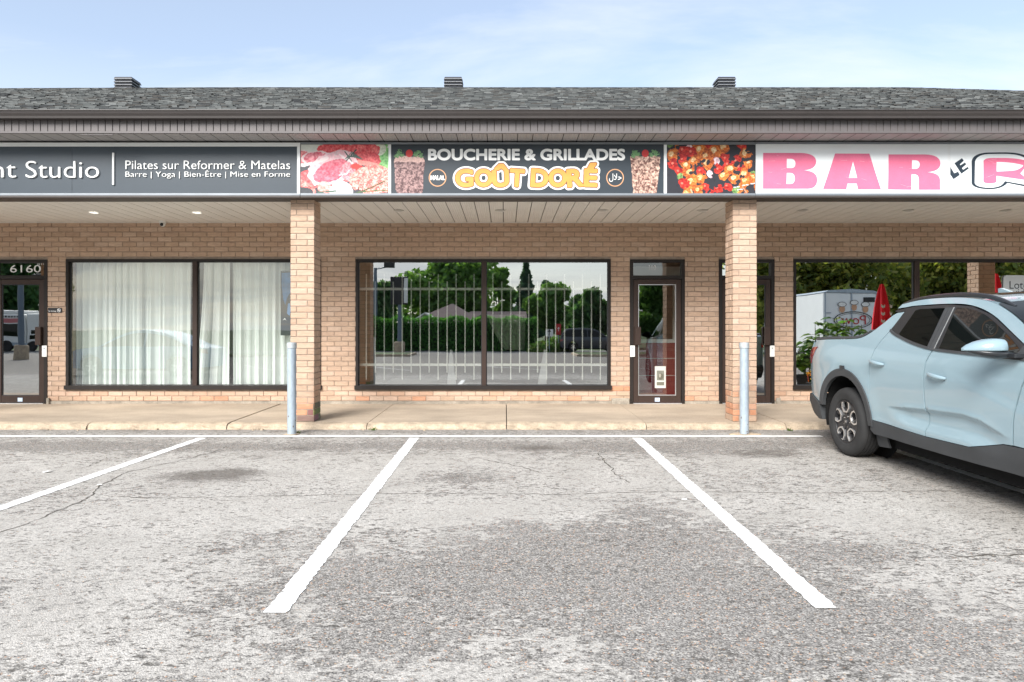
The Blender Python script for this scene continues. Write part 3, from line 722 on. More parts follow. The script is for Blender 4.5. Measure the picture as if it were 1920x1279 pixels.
def build_roof():
    xs = [BX0 - 6 + i * .5 for i in range(int((BX1 - BX0 + 12) / .5) + 1)]
    mb = MB(); vs = []
    for x in xs: vs += [(x, ROOF0[0], ROOF0[1] - .01), (x, ROOF1Y, ridge_z(x) - .012), (x, 23.6, ROOF0[1] - .01)]
    fs = []
    for i in range(len(xs) - 1): fs += [(3 * i, 3 * i + 3, 3 * i + 4, 3 * i + 1), (3 * i + 1, 3 * i + 4, 3 * i + 5, 3 * i + 2)]
    k = len(vs); fs += [(0, 1, 2), (3 * len(xs) - 3, 3 * len(xs) - 1, 3 * len(xs) - 2)]
    mb.add(vs, fs); roof = mb.build('roof', m_roofing, B)
    rnd = random.Random(9); sm = MB(); nC = 58
    pal = [(.090, .097, .096), (.068, .073, .074), (.125, .133, .131), (.048, .051, .053), (.17, .178, .174), (.082, .079, .074), (.104, .109, .107)]
    for c in range(nC):
        t0, t1 = c / nC, (c + 1.12) / nC; x = BX0 - 6 - rnd.random() * .3
        while x < BX1 + 5.6:
            w = rnd.uniform(.06, .20); a = x + .003; b = x + w - .003
            th = rnd.choice([.009, .014, .020]) * 1.2; tn = pal[min(6, int(rnd.random() ** 1.0 * 7))]; kk = rnd.uniform(.75, 1.0); tn = tuple(q * kk for q in tn)
            P = []
            for q in (a, b):
                zr = ridge_z(q)
                for t, up in ((t0, th), (t1, .004), (t0, 0.0)):
                    P.append((q, ROOF0[0] + (ROOF1Y - ROOF0[0]) * min(t, 1), ROOF0[1] + (zr - ROOF0[1]) * min(t, 1) + up))
            sm.add(P, [(0, 3, 4, 1), (2, 5, 3, 0)], tn); x += w
    tag(sm.build('shingle', m_shing, roof, tone=True), kind='stuff')
    cap = MB()
    for i in range(120):
        x = BX0 - 6 + i * .34; z = ridge_z(x); cap.add([(x, ROOF1Y - .16, z - .045), (x + .33, ROOF1Y - .16, z - .045), (x, ROOF1Y, z + .018), (x + .33, ROOF1Y, z + .018), (x, ROOF1Y + .16, z - .045), (x + .33, ROOF1Y + .16, z - .045)],
                                                  [(0, 1, 3, 2), (2, 3, 5, 4)], pal[i % 5])
    tag(cap.build('ridge_cap', m_shing, roof, tone=True), kind='stuff')
    # back and end walls of the block
    mb = MB(); mb.box(BX0 - .0, BX0 + .2, YW + .26, 23.2, -.05, ZS + .3); mb.box(BX1 - .2, BX1, YW + .26, 23.2, -.05, ZS + .3); mb.box(BX0, BX1, 23.2, 23.4, -.05, ZS + .3)
    mb.prism([(YW, ZS + .31), (23.3, ZS + .31), (23.3, ROOF0[1] - .05), (ROOF1Y, ridge_z(0) - .3), (YW, ROOF0[1] + .7)], BX0 + .02, BX0 + .18, 'x')
    mb.prism([(YW, ZS + .31), (23.3, ZS + .31), (23.3, ROOF0[1] - .05), (ROOF1Y, ridge_z(14) - .3), (YW, ROOF0[1] + .7)], BX1 - .18, BX1 - .02, 'x')
    mb.build('end_wall', m_mortar, B)
build_roof()

# ------------------------------------------------------------------ signs
SX = lambda u: px(u, YS)
SZ = lambda v: pz(v, YS)
m_slate = M('slate_sign_face', (.038, .052, .066), .42, spec=.4, var=.05, vscale=1.5)
m_slate2 = M('slate_print_face', (.032, .042, .052), .42, spec=.4, var=.05, vscale=1.5)
m_signw = M('white_sign_face', (.80, .83, .83), .4, spec=.4, var=.03, vscale=2)
m_strip = M('white_sign_strip', (.80, .82, .81), .4)
m_signal = M('sign_aluminium', (.23, .25, .27), .4, metal=.4, var=.1, vscale=4)
m_signbr = M('sign_brown_trim', (.06, .05, .045), .5)
m_pink = M('faded_pink_vinyl', (.72, .16, .27), .5, var=.06, vscale=5, fine=.04, fscale=60)
m_navy = M('dark_navy_vinyl', (.022, .035, .05), .5)
m_print = M('glossy_print', attr='tone', rough=.4, spec=.4)
m_gold = M('gold_print', (.78, .31, .065), .45, var=.08, vscale=9); m_outl = M('brown_print_line', (.09, .05, .03), .5); m_ring = M('copper_print', (.55, .30, .16), .5)
def vnoise(h, w, cell, rng):
    a = rng.random((h // cell + 3, w // cell + 3)); y = np.arange(h) / cell; x = np.arange(w) / cell
    i = y.astype(int); j = x.astype(int); fy = (y - i)[:, None]; fx = (x - j)[None]; fy = fy * fy * (3 - 2 * fy); fx = fx * fx * (3 - 2 * fx)
    return (a[i][:, j] * (1 - fx) + a[i][:, j + 1] * fx) * (1 - fy) + (a[i + 1][:, j] * (1 - fx) + a[i + 1][:, j + 1] * fx) * fy
class Canvas:
    """a small printed picture, one flat cell per dot"""
    def __init__(s, w, h, bg, seed):
        s.w, s.h = w, h; s.rng = np.random.default_rng(seed); s.c = np.ones((h, w, 3)) * np.array(sr(*bg)); s.mask = np.ones((h, w), bool)
        s.Y, s.X = np.mgrid[0:h, 0:w].astype(float); s.X = s.X / w; s.Y = s.Y / h
        s.n1 = vnoise(h, w, 9, s.rng); s.n2 = vnoise(h, w, 4, s.rng); s.n3 = vnoise(h, w, 2, s.rng)
    def ell(s, x, y, rx, ry, col, rot=0, rag=.25, col2=None, tex=.2, edge=None):
        a = R(rot); asp = s.w / s.h; dx = (s.X - x) * asp; dy = s.Y - y; u = (dx * math.cos(a) + dy * math.sin(a)) / (rx * asp); v = (-dx * math.sin(a) + dy * math.cos(a)) / ry
        d = np.sqrt(u * u + v * v) + (s.n1 - .5) * rag + (s.n2 - .5) * rag * .5; m = d < 1
        base = np.array(sr(*col)) * np.ones_like(s.c); t = np.clip((s.n2 * .6 + s.n3 * .4 - .25) * 1.8, 0, 1)[..., None]
        if col2: base = base * (1 - t) + np.array(sr(*col2)) * t
        base = base * (1 + (s.n3[..., None] - .5) * tex * 2)
        s.c[m] = base[m]
        if edge: e = (d >= .86) & m; s.c[e] = np.array(sr(*edge)) * (1 + (s.n3[e][:, None] - .5) * tex)
    def line(s, pts, wd, col):
        asp = s.w / s.h
        for (x0, y0), (x1, y1) in zip(pts[:-1], pts[1:]):
            ax, ay, bx, by = x0 * asp, y0, x1 * asp, y1; px_, py_ = s.X * asp - ax, s.Y - ay; L2 = (bx - ax) ** 2 + (by - ay) ** 2 + 1e-9
            t = np.clip((px_ * (bx - ax) + py_ * (by - ay)) / L2, 0, 1); d = np.hypot(px_ - t * (bx - ax), py_ - t * (by - ay)) + (s.n2 - .5) * wd * .7
            s.c[d < wd] = np.array(sr(*col))
    def build(s, name, x0, x1, z1, z0, y, parent):
        h, w = s.h, s.w; xs = np.linspace(x0, x1, w + 1); zs = np.linspace(z1, z0, h + 1)
        X, Z = np.meshgrid(xs, zs); V = np.stack([X, np.full_like(X, y), Z], -1).reshape(-1, 3); idx = np.argwhere(s.mask)
        f = [(j * (w + 1) + i, (j + 1) * (w + 1) + i, (j + 1) * (w + 1) + i + 1, j * (w + 1) + i + 1) for j, i in idx]
        return place(name, mesh(name, V, f, m_print, tone=np.clip(s.c[s.mask] * .86, 0, 1)), parent)

def cabinet(name, label, u0, u1, end_gap=0):
    t = thing(name, label, 'sign', ((SX(u0) + SX(u1)) / 2, YS + .15, SZ(371)))
    mb = MB(); mb.box(SX(u0), SX(u1) - end_gap, YS + .004, YS + .30, SZ(370.8), SZ(266.5)); mb.build('cabinet', m_signbr, t)
    MB().bbox(SX(u0), SX(u1) - end_gap, YS - .018, YS + .003, SZ(367.2), SZ(362.8), .003).build('bottom_rail', m_signal, t)
    MB().bbox(SX(u0), SX(u1) - end_gap, YS - .022, YS + .003, SZ(371), SZ(367.4), .003).build('lower_trim', m_signbr, t)
    return t
def face(t, name, u0, u1, v0, v1, mat, y=YS, th=.0035):
    return MB().box(SX(u0), SX(u1), y, y + th, SZ(v1), SZ(v0)).build(name, mat, t)
# left: studio sign
s1 = cabinet('studio_sign', 'slate grey fitness studio sign with white lettering over the curtained window', -1080, 563.3)
face(s1, 'white_border', -1080, 563, 268, 275, m_strip, YS - .012, .012); face(s1, 'white_border', 557.5, 563, 275.2, 362.6, m_strip, YS - .012, .012)
face(s1, 'panel', -1080, 134.8, 275.3, 362.6, m_slate); face(s1, 'panel', 135.3, 557.2, 275.3, 362.6, m_slate)
RL = 0.022
MB().bbox(SX(211.8), SX(215.2), YS - RL, YS - .001, SZ(347), SZ(287), .003).build('divider_bar', m_letter, s1)
def bold(s, u0, u1, v0, v1, grow, name, parent, mat, y, thick=0.0, res=.0022, split=False):
    r = Raster(SX(u0) - .03, SX(u1) + .03, SZ(v1) - .03, SZ(v0) + .03, res); r.text(s, SX(u0) + grow, SX(u1) - grow, SZ(v1) + grow, SZ(v0) - grow)
    return sheet(r.loops(r.field(grow + .006), grow), y, mat, name, parent, thick, split)
bold('ht', -13, 32, 302.5, 333.5, -.0035, 'letter', s1, m_letter, YS - RL, RL - .001, split=True)
bold('Studio', 50, 187, 302.5, 334, -.0035, 'letter', s1, m_letter, YS - RL, RL - .001, split=True)
bold('Pilates sur Reformer & Matelas', 236, 544.5, 301.5, 317.6, -.0012, 'letter', s1, m_letter, YS - .014, .013, split=True)
bold('Barre | Yoga | Bien-Être | Mise en Forme', 236, 544.5, 319.3, 335.2, -.0012, 'letter', s1, m_letter, YS - .014, .013, split=True)
# middle: butcher sign
s2 = cabinet('butcher_sign', 'dark butcher and grill shop sign with meat photos at both ends', 563.8, 1416)
MB().bbox(SX(563.8), SX(1244), YS - .012, YS + .003, SZ(270.8), SZ(267), .003).build('top_rail', m_signal, s2)
MB().bbox(SX(1244.6), SX(1416), YS - .016, YS + .003, SZ(271.6), SZ(266.4), .003).build('top_rail', m_signal, s2)
face(s2, 'white_strip', 728.5, 733.2, 271, 362.6, m_strip, YS - .006, .009); face(s2, 'white_strip', 1244.6, 1250, 270, 362.6, m_strip, YS - .008, .011)
c = Canvas(176, 96, (70, 72, 78), 1)          # raw meat picture
c.ell(.5, .02, .8, .30, (222, 225, 215), tex=.05); c.ell(.93, .30, .12, .30, (96, 168, 90), rag=.4, col2=(150, 205, 130)); c.ell(.88, .1, .1, .12, (215, 222, 200))
c.ell(.40, .10, .22, .14, (212, 62, 72), col2=(238, 120, 120)); c.ell(.70, .10, .20, .13, (215, 70, 78), col2=(240, 130, 128)); c.ell(.72, .28, .20, .15, (205, 58, 68), 10, col2=(232, 108, 108))
c.ell(.70, .37, .18, .05, (240, 150, 140), 6); c.ell(.02, .25, .10, .15, (215, 75, 90), col2=(240, 150, 150), edge=(245, 215, 215)); c.ell(.18, .28, .17, .16, (214, 84, 104), col2=(240, 160, 168), edge=(244, 214, 214))
c.ell(.30, .72, .36, .14, (212, 66, 74), -8, col2=(240, 130, 128)); c.ell(.10, .62, .14, .10, (218, 70, 78), col2=(238, 130, 130)); c.ell(.36, .48, .30, .33, (244, 214, 216), -22, rag=.15, col2=(236, 180, 188))
c.ell(.345, .54, .215, .205, (206, 70, 96), -24, rag=.12, col2=(232, 128, 144)); c.ell(.56, .54, .12, .2, (218, 100, 116), -30, col2=(244, 180, 184)); c.line([(0, .42), (.16, .38), (.30, .27)], .035, (246, 226, 224))
c.line([(.44, .20), (.58, .36), (.68, .58)], .022, (247, 226, 226)); c.line([(.44, .62), (.52, .60), (.55, .52)], .012, (246, 215, 218))
c.ell(.67, .50, .05, .08, (222, 50, 52), rag=.1); c.ell(.62, .44, .05, .06, (214, 58, 52), rag=.1); c.ell(.82, .72, .26, .30, (226, 110, 104), rag=.2, col2=(250, 190, 176), tex=.45)
c.ell(.06, .86, .12, .09, (214, 76, 76), 30, col2=(246, 170, 160)); c.ell(.27, .87, .09, .11, (236, 140, 130), 20, col2=(250, 205, 196)); c.ell(.04, .98, .1, .1, (64, 68, 74)); c.ell(.46, 1.0, .135, .26, (226, 228, 230), rag=.05, tex=.05)
for k in range(9): c.line([(.50 + .01 * k, .30 - .02 * k), (.54 + .02 * k, .22 + .01 * k)], .008, (70, 92, 84))
c.line([(.63, .10), (.52, .32)], .012, (62, 84, 78)); c.line([(.50, .14), (.58, .34)], .012, (66, 90, 80))
c.line([(.62, 1.0), (.8, .88), (.96, .74)], .012, (70, 92, 58)); c.line([(.66, .97), (.9, .93), (1, .95)], .012, (92, 110, 70)); c.line([(.66, .78), (.655, .93)], .008, (90, 40, 34)); c.line([(.71, .82), (.70, .95)], .008, (90, 40, 34)); c.line([(.2, .97), (.4, .95)], .015, (82, 106, 88))
c.build('meat_photo', SX(564), SX(728.3), SZ(271.2), SZ(362.6), YS - .001, s2)
face(s2, 'panel', 733.4, 1244.2, 271, 362.6, m_slate2)
bold('BOUCHERIE & GRILLADES', 802.5, 1172, 279, 301.2, .0085, 'letter', s2, m_letter, YS - .0025, split=True)
def gout():
    k = lambda x: 800 + x / 5.0526; j = lambda y: 270 + y / 5.0526
    r = Raster(SX(840), SX(1140), SZ(361), SZ(298), .0024); gr = .017
    for ch, x0, x1, y0, y1, rot in (('G', 270, 445, 235, 412, 0), ('O', 452, 626, 235, 410, 0), ('U', 620, 784, 246, 412, -3), ('T', 786, 930, 235, 410, 4), ('D', 985, 1155, 236, 415, 4), ('O', 1155, 1330, 235, 412, 0), ('R', 1326, 1484, 235, 410, -4), ('E', 1488, 1620, 235, 410, 2)):
        r.text(ch, SX(k(x0)) + gr * .9, SX(k(x1)) - gr * .9, SZ(j(y1)) + gr * .9, SZ(j(y0)) - gr * .9, rot=-rot)
    for P in ([(648, 240), (690, 197), (722, 197), (758, 244), (735, 244), (706, 218), (676, 242)], [(1530, 236), (1556, 190), (1600, 188), (1568, 234)]): r.poly([(SX(k(x)), SZ(j(y))) for x, y in P])
    f = r.field(.052)
    sheet(r.loops(f, gr + .031), YS - .0025, m_letter, 'name_outline', s2); sheet(r.loops(f, gr + .0075), YS - .0040, m_outl, 'name_line', s2); sheet(r.loops(f, gr - .0015), YS - .0055, m_gold, 'lettering', s2)
gout()
def ring(u, v, r, name):
    n = 48; lo = [[(SX(u) + q * math.cos(2 * math.pi * i / n), SZ(v) + q * math.sin(2 * math.pi * i / n)) for i in range(n)] for q in (r * YS / F, (r - 1.9) * YS / F)]
    sheet(lo, YS - .0025, m_ring, 'ring', s2)
ring(820.5, 333.5, 16.6, ''); ring(1153.2, 333.5, 16.6, '')
bold('HALAL', 807.2, 834.4, 329, 337.8, .004, 'lettering', s2, m_letter, YS - .004, res=.0015)
text_sheet('\uFEDD\uFEFC\uFEA3', SX(1142), SX(1165.5), SZ(341), SZ(325.5), YS - .004, m_letter, 'lettering', s2)
def doner(u0, u1, seed, cone):
    c = Canvas(70, 100, (70, 72, 78), seed); X, Y = c.X, c.Y; w = (.46 - .13 * (Y - .3)) if cone else (.47 - .10 * np.clip(Y - .35, 0, 1) - .9 * np.clip(.30 - Y, 0, 1) ** 1.6)
    body = (np.abs(X - .5 + (c.n1 - .5) * .05) < w) & (Y > .16 + (c.n1 - .5) * .05)
    n = c.n2 * .5 + c.n3 * .5; t = np.clip((n - .3) * 2.4, 0, 1)[..., None]; dk, lt = (np.array(sr(86, 58, 60)), np.array(sr(176, 142, 138))) if not cone else (np.array(sr(112, 74, 66)), np.array(sr(226, 190, 170)))
    st = np.clip(.5 + .5 * np.sin((Y * 44 + c.n1 * 9)), 0, 1)[..., None] if cone else .5
    c.c = dk * (1 - t) + lt * t
    if cone: c.c = c.c * (.7 + .5 * st)
    top = (Y < .30 + (c.n1 - .5) * .06); c.c[top & body] = (np.array(sr(214, 176, 166)) * (1 + (c.n3[top & body][:, None] - .5) * .4)) if not cone else c.c[top & body]
    c.mask = body; gm = np.zeros_like(body)
    for x, y in ((.18, .08), (.26, .13), (.78, .08), (.70, .13), (.13, .14), (.86, .13)):
        q = np.hypot((X - x) / 1.0, (Y - y) * 1.4) + (c.n3 - .5) * .12 < .075; c.c[q] = np.array(sr(120, 165, 110)) * (1 + (c.n3[q][:, None] - .5) * .6); gm |= q
    q = np.hypot((X - .5) / .11, (Y - .10) / .085) < 1; c.c[q] = np.array(sr(212, 62, 58)); gm |= q
    c.mask = body | gm; c.build('doner_photo', SX(u0), SX(u1), SZ(279), SZ(362.6), YS - .0015, s2)
doner(737, 797, 5, False); doner(1180, 1239, 6, True)
c = Canvas(176, 96, (52, 52, 58), 8); rg = random.Random(12)       # skewers picture: diagonal rows of chicken, pepper and onion
for row in range(-3, 8):
    for k in range(8):
        x = .02 + k * .135 + row * .035 + rg.uniform(-.03, .03); y = .02 + row * .165 + k * .075 + rg.uniform(-.05, .05)
        if y > .80 and x > .60 and rg.random() < .8: continue
        if rg.random() < .12: continue
        q = rg.random(); a_ = rg.uniform(20, 80)
        if q < .50:
            c.ell(x, y, .062, .125, (186, 84, 40), a_, col2=(232, 142, 64), rag=1.0, tex=.4); c.ell(x - .010, y - .03, .026, .055, (236, 176, 104), a_, col2=(250, 226, 184), rag=1.0, tex=.25)
            c.ell(x + .02, y + .03, .02, .03, (226, 120, 52), a_, rag=.8)
        elif q < .84: c.ell(x, y, .056, .105, (170, 30, 28), a_, col2=(222, 66, 52), rag=1.0, tex=.3); c.ell(x - .012, y - .02, .012, .025, (236, 130, 110), a_, rag=.6)
        elif q < .91: c.ell(x, y, .034, .07, (84, 122, 66), a_, col2=(150, 180, 110), rag=.7)
        else: c.ell(x, y, .04, .065, (226, 180, 190), a_, col2=(252, 232, 232), rag=.6)
for k in range(26): x, y = rg.random(), rg.random(); c.ell(x, y, rg.uniform(.010, .022), rg.uniform(.03, .055), (50, 48, 54), rg.uniform(0, 90), rag=.8)
for x, y in ((.76, .87), (.80, .92), (.86, .83), (.95, .80)): c.line([(x, y), (x + .06, y - .015)], .010, (225, 225, 225))
c.line([(.85, .84), (.90, .98)], .012, (214, 150, 120)); c.line([(.27, .92), (.29, 1.0)], .014, (226, 180, 140))
c.build('skewer_photo', SX(1250.2), SX(1415.6), SZ(272), SZ(362.6), YS - .001, s2)
# right: bar sign
s3 = cabinet('bar_sign', 'white bar sign with faded pink block letters above the parked pickup', 1416.6, 3020)
face(s3, 'panel', 1416.8, 1776.5, 270.5, 362.6, m_signw, YS - .004); face(s3, 'seam_strip', 1776.7, 1781, 270.5, 362.6, m_strip, YS - .002); face(s3, 'panel', 1781.2, 3020, 270.5, 362.6, m_signw, YS - .004)
MB().bbox(SX(1416.8), SX(3020), YS - .016, YS + .003, SZ(270.3), SZ(266.4), .003).build('top_rail', m_signal, s3)
def sp(P, k=3.692, ox=1400, oy=130): return [(SX(ox + x / k), SZ(oy + y / k)) for x, y in P]
def bez(P, n=8):
    """P: list of points; a tuple of 3 points = quadratic curve from the previous point (control, end)"""
    out = [P[0]]
    for q in P[1:]:
        if isinstance(q[0], tuple):
            a = out[-1]; cpt, e = q; out += [((1 - t) ** 2 * a[0] + 2 * t * (1 - t) * cpt[0] + t * t * e[0], (1 - t) ** 2 * a[1] + 2 * t * (1 - t) * cpt[1] + t * t * e[1]) for t in [i / n for i in range(1, n + 1)]]
        else: out.append(q)
    return out
yl = YS - .0055
sheet([sp(bez([(113, 580), (370, 580), ((478, 582), (480, 640)), ((478, 695), (395, 700)), ((488, 705), (488, 765)), ((486, 828), (420, 828)), (111, 828)])), sp(bez([(277, 620), (305, 620), ((336, 622), (336, 652)), ((335, 684), (308, 684)), (277, 684)]))[::-1], sp(bez([(277, 718), (300, 718), ((332, 720), (332, 757)), ((330, 794), (300, 794)), (275, 794)]))[::-1]], yl, m_pink, 'letter', s3)
sheet([sp([(611, 584), (848, 585), (929, 832), (769, 832), (760, 792), (697, 792), (689, 832), (527, 830)]), sp([(735, 638), (706, 752), (763, 752)])[::-1]], yl, m_pink, 'letter', s3)
sheet([sp(bez([(981, 590), (1230, 590), ((1340, 592), (1340, 655)), ((1336, 708), (1248, 713)), ((1338, 716), (1338, 770)), (1338, 835), (1190, 835), (1190, 765), ((1190, 728), (1158, 728)), (1140, 728), (1138, 835), (976, 833)])), sp(bez([(1143, 630), (1165, 630), ((1196, 632), (1196, 660)), ((1194, 690), (1165, 690)), (1143, 690)]))[::-1]], yl, m_pink, 'letter', s3)
q = lambda P: sp(P, 12.0, 1760, 270)
sheet([q([(255, 515), (345, 662), (432, 625), (470, 700), (328, 798), (255, 690)])], yl, m_navy, 'letter', s3)
sheet([q([(350, 437), (520, 322), (558, 380), (468, 462), (487, 482), (585, 420), (615, 460), (517, 545), (545, 582), (652, 515), (672, 555), (505, 675)])], yl, m_navy, 'letter', s3)
outer = bez([(735, 400), ((760, 200), (1150, 193)), (1500, 190), ((1900, 195), (2050, 330)), ((2120, 440), (2020, 560)), (2130, 700), (2400, 960), (2250, 1020), (1540, 880), ((1420, 1020), (1130, 1022)), ((760, 1010), (732, 880))], 14)
inner = bez([(812, 400), ((850, 235), (1150, 228)), (1500, 226), ((1850, 232), (1975, 350)), ((2030, 440), (1930, 555)), (2040, 720), (2300, 950), (2230, 970), (1480, 838), ((1420, 985), (1130, 988)), ((830, 975), (806, 880))], 14)
sheet([q(outer), q(inner)[::-1]], yl, m_navy, 'letter_outline', s3)
sheet([q(bez([(1003, 390), ((1020, 322), (1180, 318)), (1500, 318), ((1780, 325), (1940, 370)), ((2010, 440), (1940, 520)), ((1900, 590), (1830, 665)), (2080, 860), (1920, 810), (1295, 720), (1298, 850), ((1280, 890), (1130, 890)), ((1000, 885), (998, 840))])), q(bez([(1297, 408), ((1640, 405), (1890, 480)), ((1910, 520), (1740, 590)), ((1600, 615), (1297, 622))]))[::-1]], yl, m_pink, 'letter', s3)
mb = MB()     # crazed vinyl: thin pale cracks across the pink letters
rg = random.Random(3)
for (u0, u1, v0, v1) in ((1431, 1470, 287, 353), (1550, 1640, 300, 340), (1665, 1705, 290, 352), (1846, 1866, 298, 342)):
    for k in range(5):
        x = rg.uniform(u0, u1); y = rg.uniform(v0, v1); l = rg.uniform(4, 12); sl = rg.uniform(-.4, .4)
        mb.add([(SX(x), YS - .0062, SZ(y)), (SX(x + l), YS - .0062, SZ(y + sl * l)), (SX(x + l), YS - .0062, SZ(y + sl * l - .45)), (SX(x), YS - .0062, SZ(y - .3))], [(0, 1, 2, 3)])
o = mb.build('vinyl_crack', M('crazed_vinyl', (.78, .40, .47), .5), s3); tag(o, kind='stuff')

# ------------------------------------------------------------------ roof vents, camera, lights
def vent(x, label):
    t = thing('roof_vent', label, 'roof vent', (x, 16.72, pz(168, 16.72)), 'louvred roof vents behind the ridge')
    w = .44; y0 = 16.5; zb = ridge_z(x) - .35
    MB().box(x - w / 2 + .045, x + w / 2 - .045, y0 + .05, y0 + w - .05, zb, pz(146, y0)).build('throat', m_black, t)
    for k in range(4):
        zt = pz(143.5 + k * 5.6, y0); g = .03 if k else .055
        mb = MB(); a, b = x - w / 2, x + w / 2
        lo = [(a, y0), (b, y0), (b, y0 + w), (a, y0 + w)]; hi = [(a + g, y0 + g), (b - g, y0 + g), (b - g, y0 + w - g), (a + g, y0 + w - g)]
        if k == 0: hi = [(a + .02, y0 + .02), (b - .02, y0 + .02), (b - .02, y0 + w - .02), (a + .02, y0 + w - .02)]
        mb.add([(p[0], p[1], zt - .050) for p in lo] + [(p[0], p[1], zt) for p in hi] , [(3, 2, 1, 0), (4, 5, 6, 7)] + [(i, (i + 1) % 4, (i + 1) % 4 + 4, i + 4) for i in range(4)])
        mb.build('louvre', m_vent, t)
        MB().box(a - .004, b + .004, y0 - .004, y0 + w + .004, zt - .060, zt - .0505).build('louvre_lip', m_ventl, t)
m_vent = M('black_vent_paint', (.03, .033, .04), .5); m_ventl = M('vent_edge', (.30, .31, .32), .5)
def ux(u, d): return px(u, d)
vent(ux(230, 16.5), 'black louvred roof vent above the studio sign, farthest from the pickup')
vent(ux(849.5, 16.5), 'black louvred roof vent above the butcher sign, middle of the three')
vent(ux(1363, 16.5), 'black louvred roof vent nearest the bar sign')
def sec_cam():
    x, y = px(305.5, 11.30), 11.30; t = thing('security_camera', 'small white dome security camera under the soffit by the curtained window', 'security camera', (x, y, ZS))
    MB().lathe([(0, ZS - .001), (.055, ZS - .001), (.055, ZS - .03), (.045, ZS - .04), (0, ZS - .04)], 20, Matrix.Translation((x, y, 0))).build('base', m_white, t, True)
    n = 10; prof = [(.048 * math.cos(a), -.05 * math.sin(a)) for a in [i * math.pi / 2 / n for i in range(n + 1)]]
    MB().lathe(prof, 20, Matrix.Translation((x, y - .01, ZS - .045))).build('housing', m_white, t, True)
    MB().lathe([(.0, .03), (.018, .028), (.026, .015), (.027, 0)], 16, Matrix.Translation((x + .005, y - .048, ZS - .062)) @ Matrix.Rotation(R(110), 4, 'X')).build('lens', m_black, t, True)
sec_cam()
m_lamp = M('lit_lamp', (.9, .9, .85), .5, emit=(1, .96, .88), estr=.8); m_lampoff = M('unlit_lamp', (.34, .32, .29), .4)
def downlight(u, v, lit, label):
    d = (ZS - CZ) * F / (V0 - v); x = px(u, d); t = thing('recessed_light', label, 'recessed light', (x, d, ZS), 'recessed lights in the canopy soffit')
    MB().lathe([(.070, -.001), (.082, -.012), (.072, -.014), (.064, -.006), (.064, -.002)], 24, Matrix.Translation((x, d, ZS - .004))).build('trim_ring', m_white if lit else m_soff, t, True)
    MB().lathe([(0, -.0075), (.064, -.006)], 24, Matrix.Translation((x, d, ZS - .004))).build('diffuser', m_lamp if lit else m_lampoff, t)
downlight(176, 397.5, True, 'lit recessed soffit light left of the dome camera'); downlight(369, 397.5, True, 'lit recessed soffit light between the dome camera and the pillar')
for u, lab in ((748, 'unlit soffit light beside the left brick pillar'), (938, 'unlit soffit light above the middle of the barred window'), (1130, 'unlit soffit light above the right end of the barred window'), (1317, 'unlit soffit light beside the right brick pillar'),
               (1505, 'unlit soffit light just right of the right pillar, under the bar sign'), (1703, 'unlit soffit light above the pickup cab, under the bar sign'), (1886, 'unlit soffit light farthest right, above the pickup windshield')): downlight(u, 394, False, lab)

# ------------------------------------------------------------------ bollards
m_rust = M('rust', (.13, .075, .045), .9, var=.4, vscale=40)
def bollard(u, v, label):
    d = F * 1.52 / (v - 594.0); x = px(u, d); z = lot_z(d); h = 173 * d / F; r = .0555; t = thing('bollard', label, 'bollard', (x, d, z), 'steel bollards in front of the pillars')
    rnd = random.Random(int(u)); mb = MB()
    mb.lathe([(r, -.05), (r, .05), (r + .0006, .3), (r, .6), (r, h - .075)], 28, Matrix.Translation((x, d, z))); p_ = mb.build('post', m_galv, t, True)
    rs = MB()
    for k in range(4):
        a = rnd.uniform(3.4, 6.0); z_ = z + abs(rnd.gauss(0, .12)) + .01; w_ = rnd.uniform(.04, .14); h_ = rnd.uniform(.006, .02); rr = r + .0016
        rs.add([(x + rr * math.cos(a + q * w_), d + rr * math.sin(a + q * w_), z_ + e * h_ * rnd.uniform(.6, 1.2)) for q, e in ((-1, -.2), (0, -1), (1, -.3), (.8, .6), (0, 1), (-.9, .5))], [(0, 1, 2, 3, 4, 5)])
    tag(rs.build('rust_spot', m_rust, p_), kind='stuff')
    MB().lathe([(r + .001, h - .078), (r + .006, h - .074), (r + .006, h - .012), (r - .002, h - .002), (0, h)], 28, Matrix.Translation((x, d, z))).build('cap', m_cap, t, True)
    mb = MB(); n = 14; pts = [(x + (.20 if u > 900 else .09) * rnd.uniform(.8, 1.1) * math.cos(2 * math.pi * i / n), d + .12 * rnd.uniform(.8, 1.1) * math.sin(2 * math.pi * i / n)) for i in range(n)]
    mb.prism(pts, z - .02, z + .012, 'z'); mb.build('footing', m_kerb, t)
bollard(547, 815, 'grey steel bollard in front of the left brick pillar'); bollard(1395.5, 815, 'grey steel bollard in front of the right brick pillar')

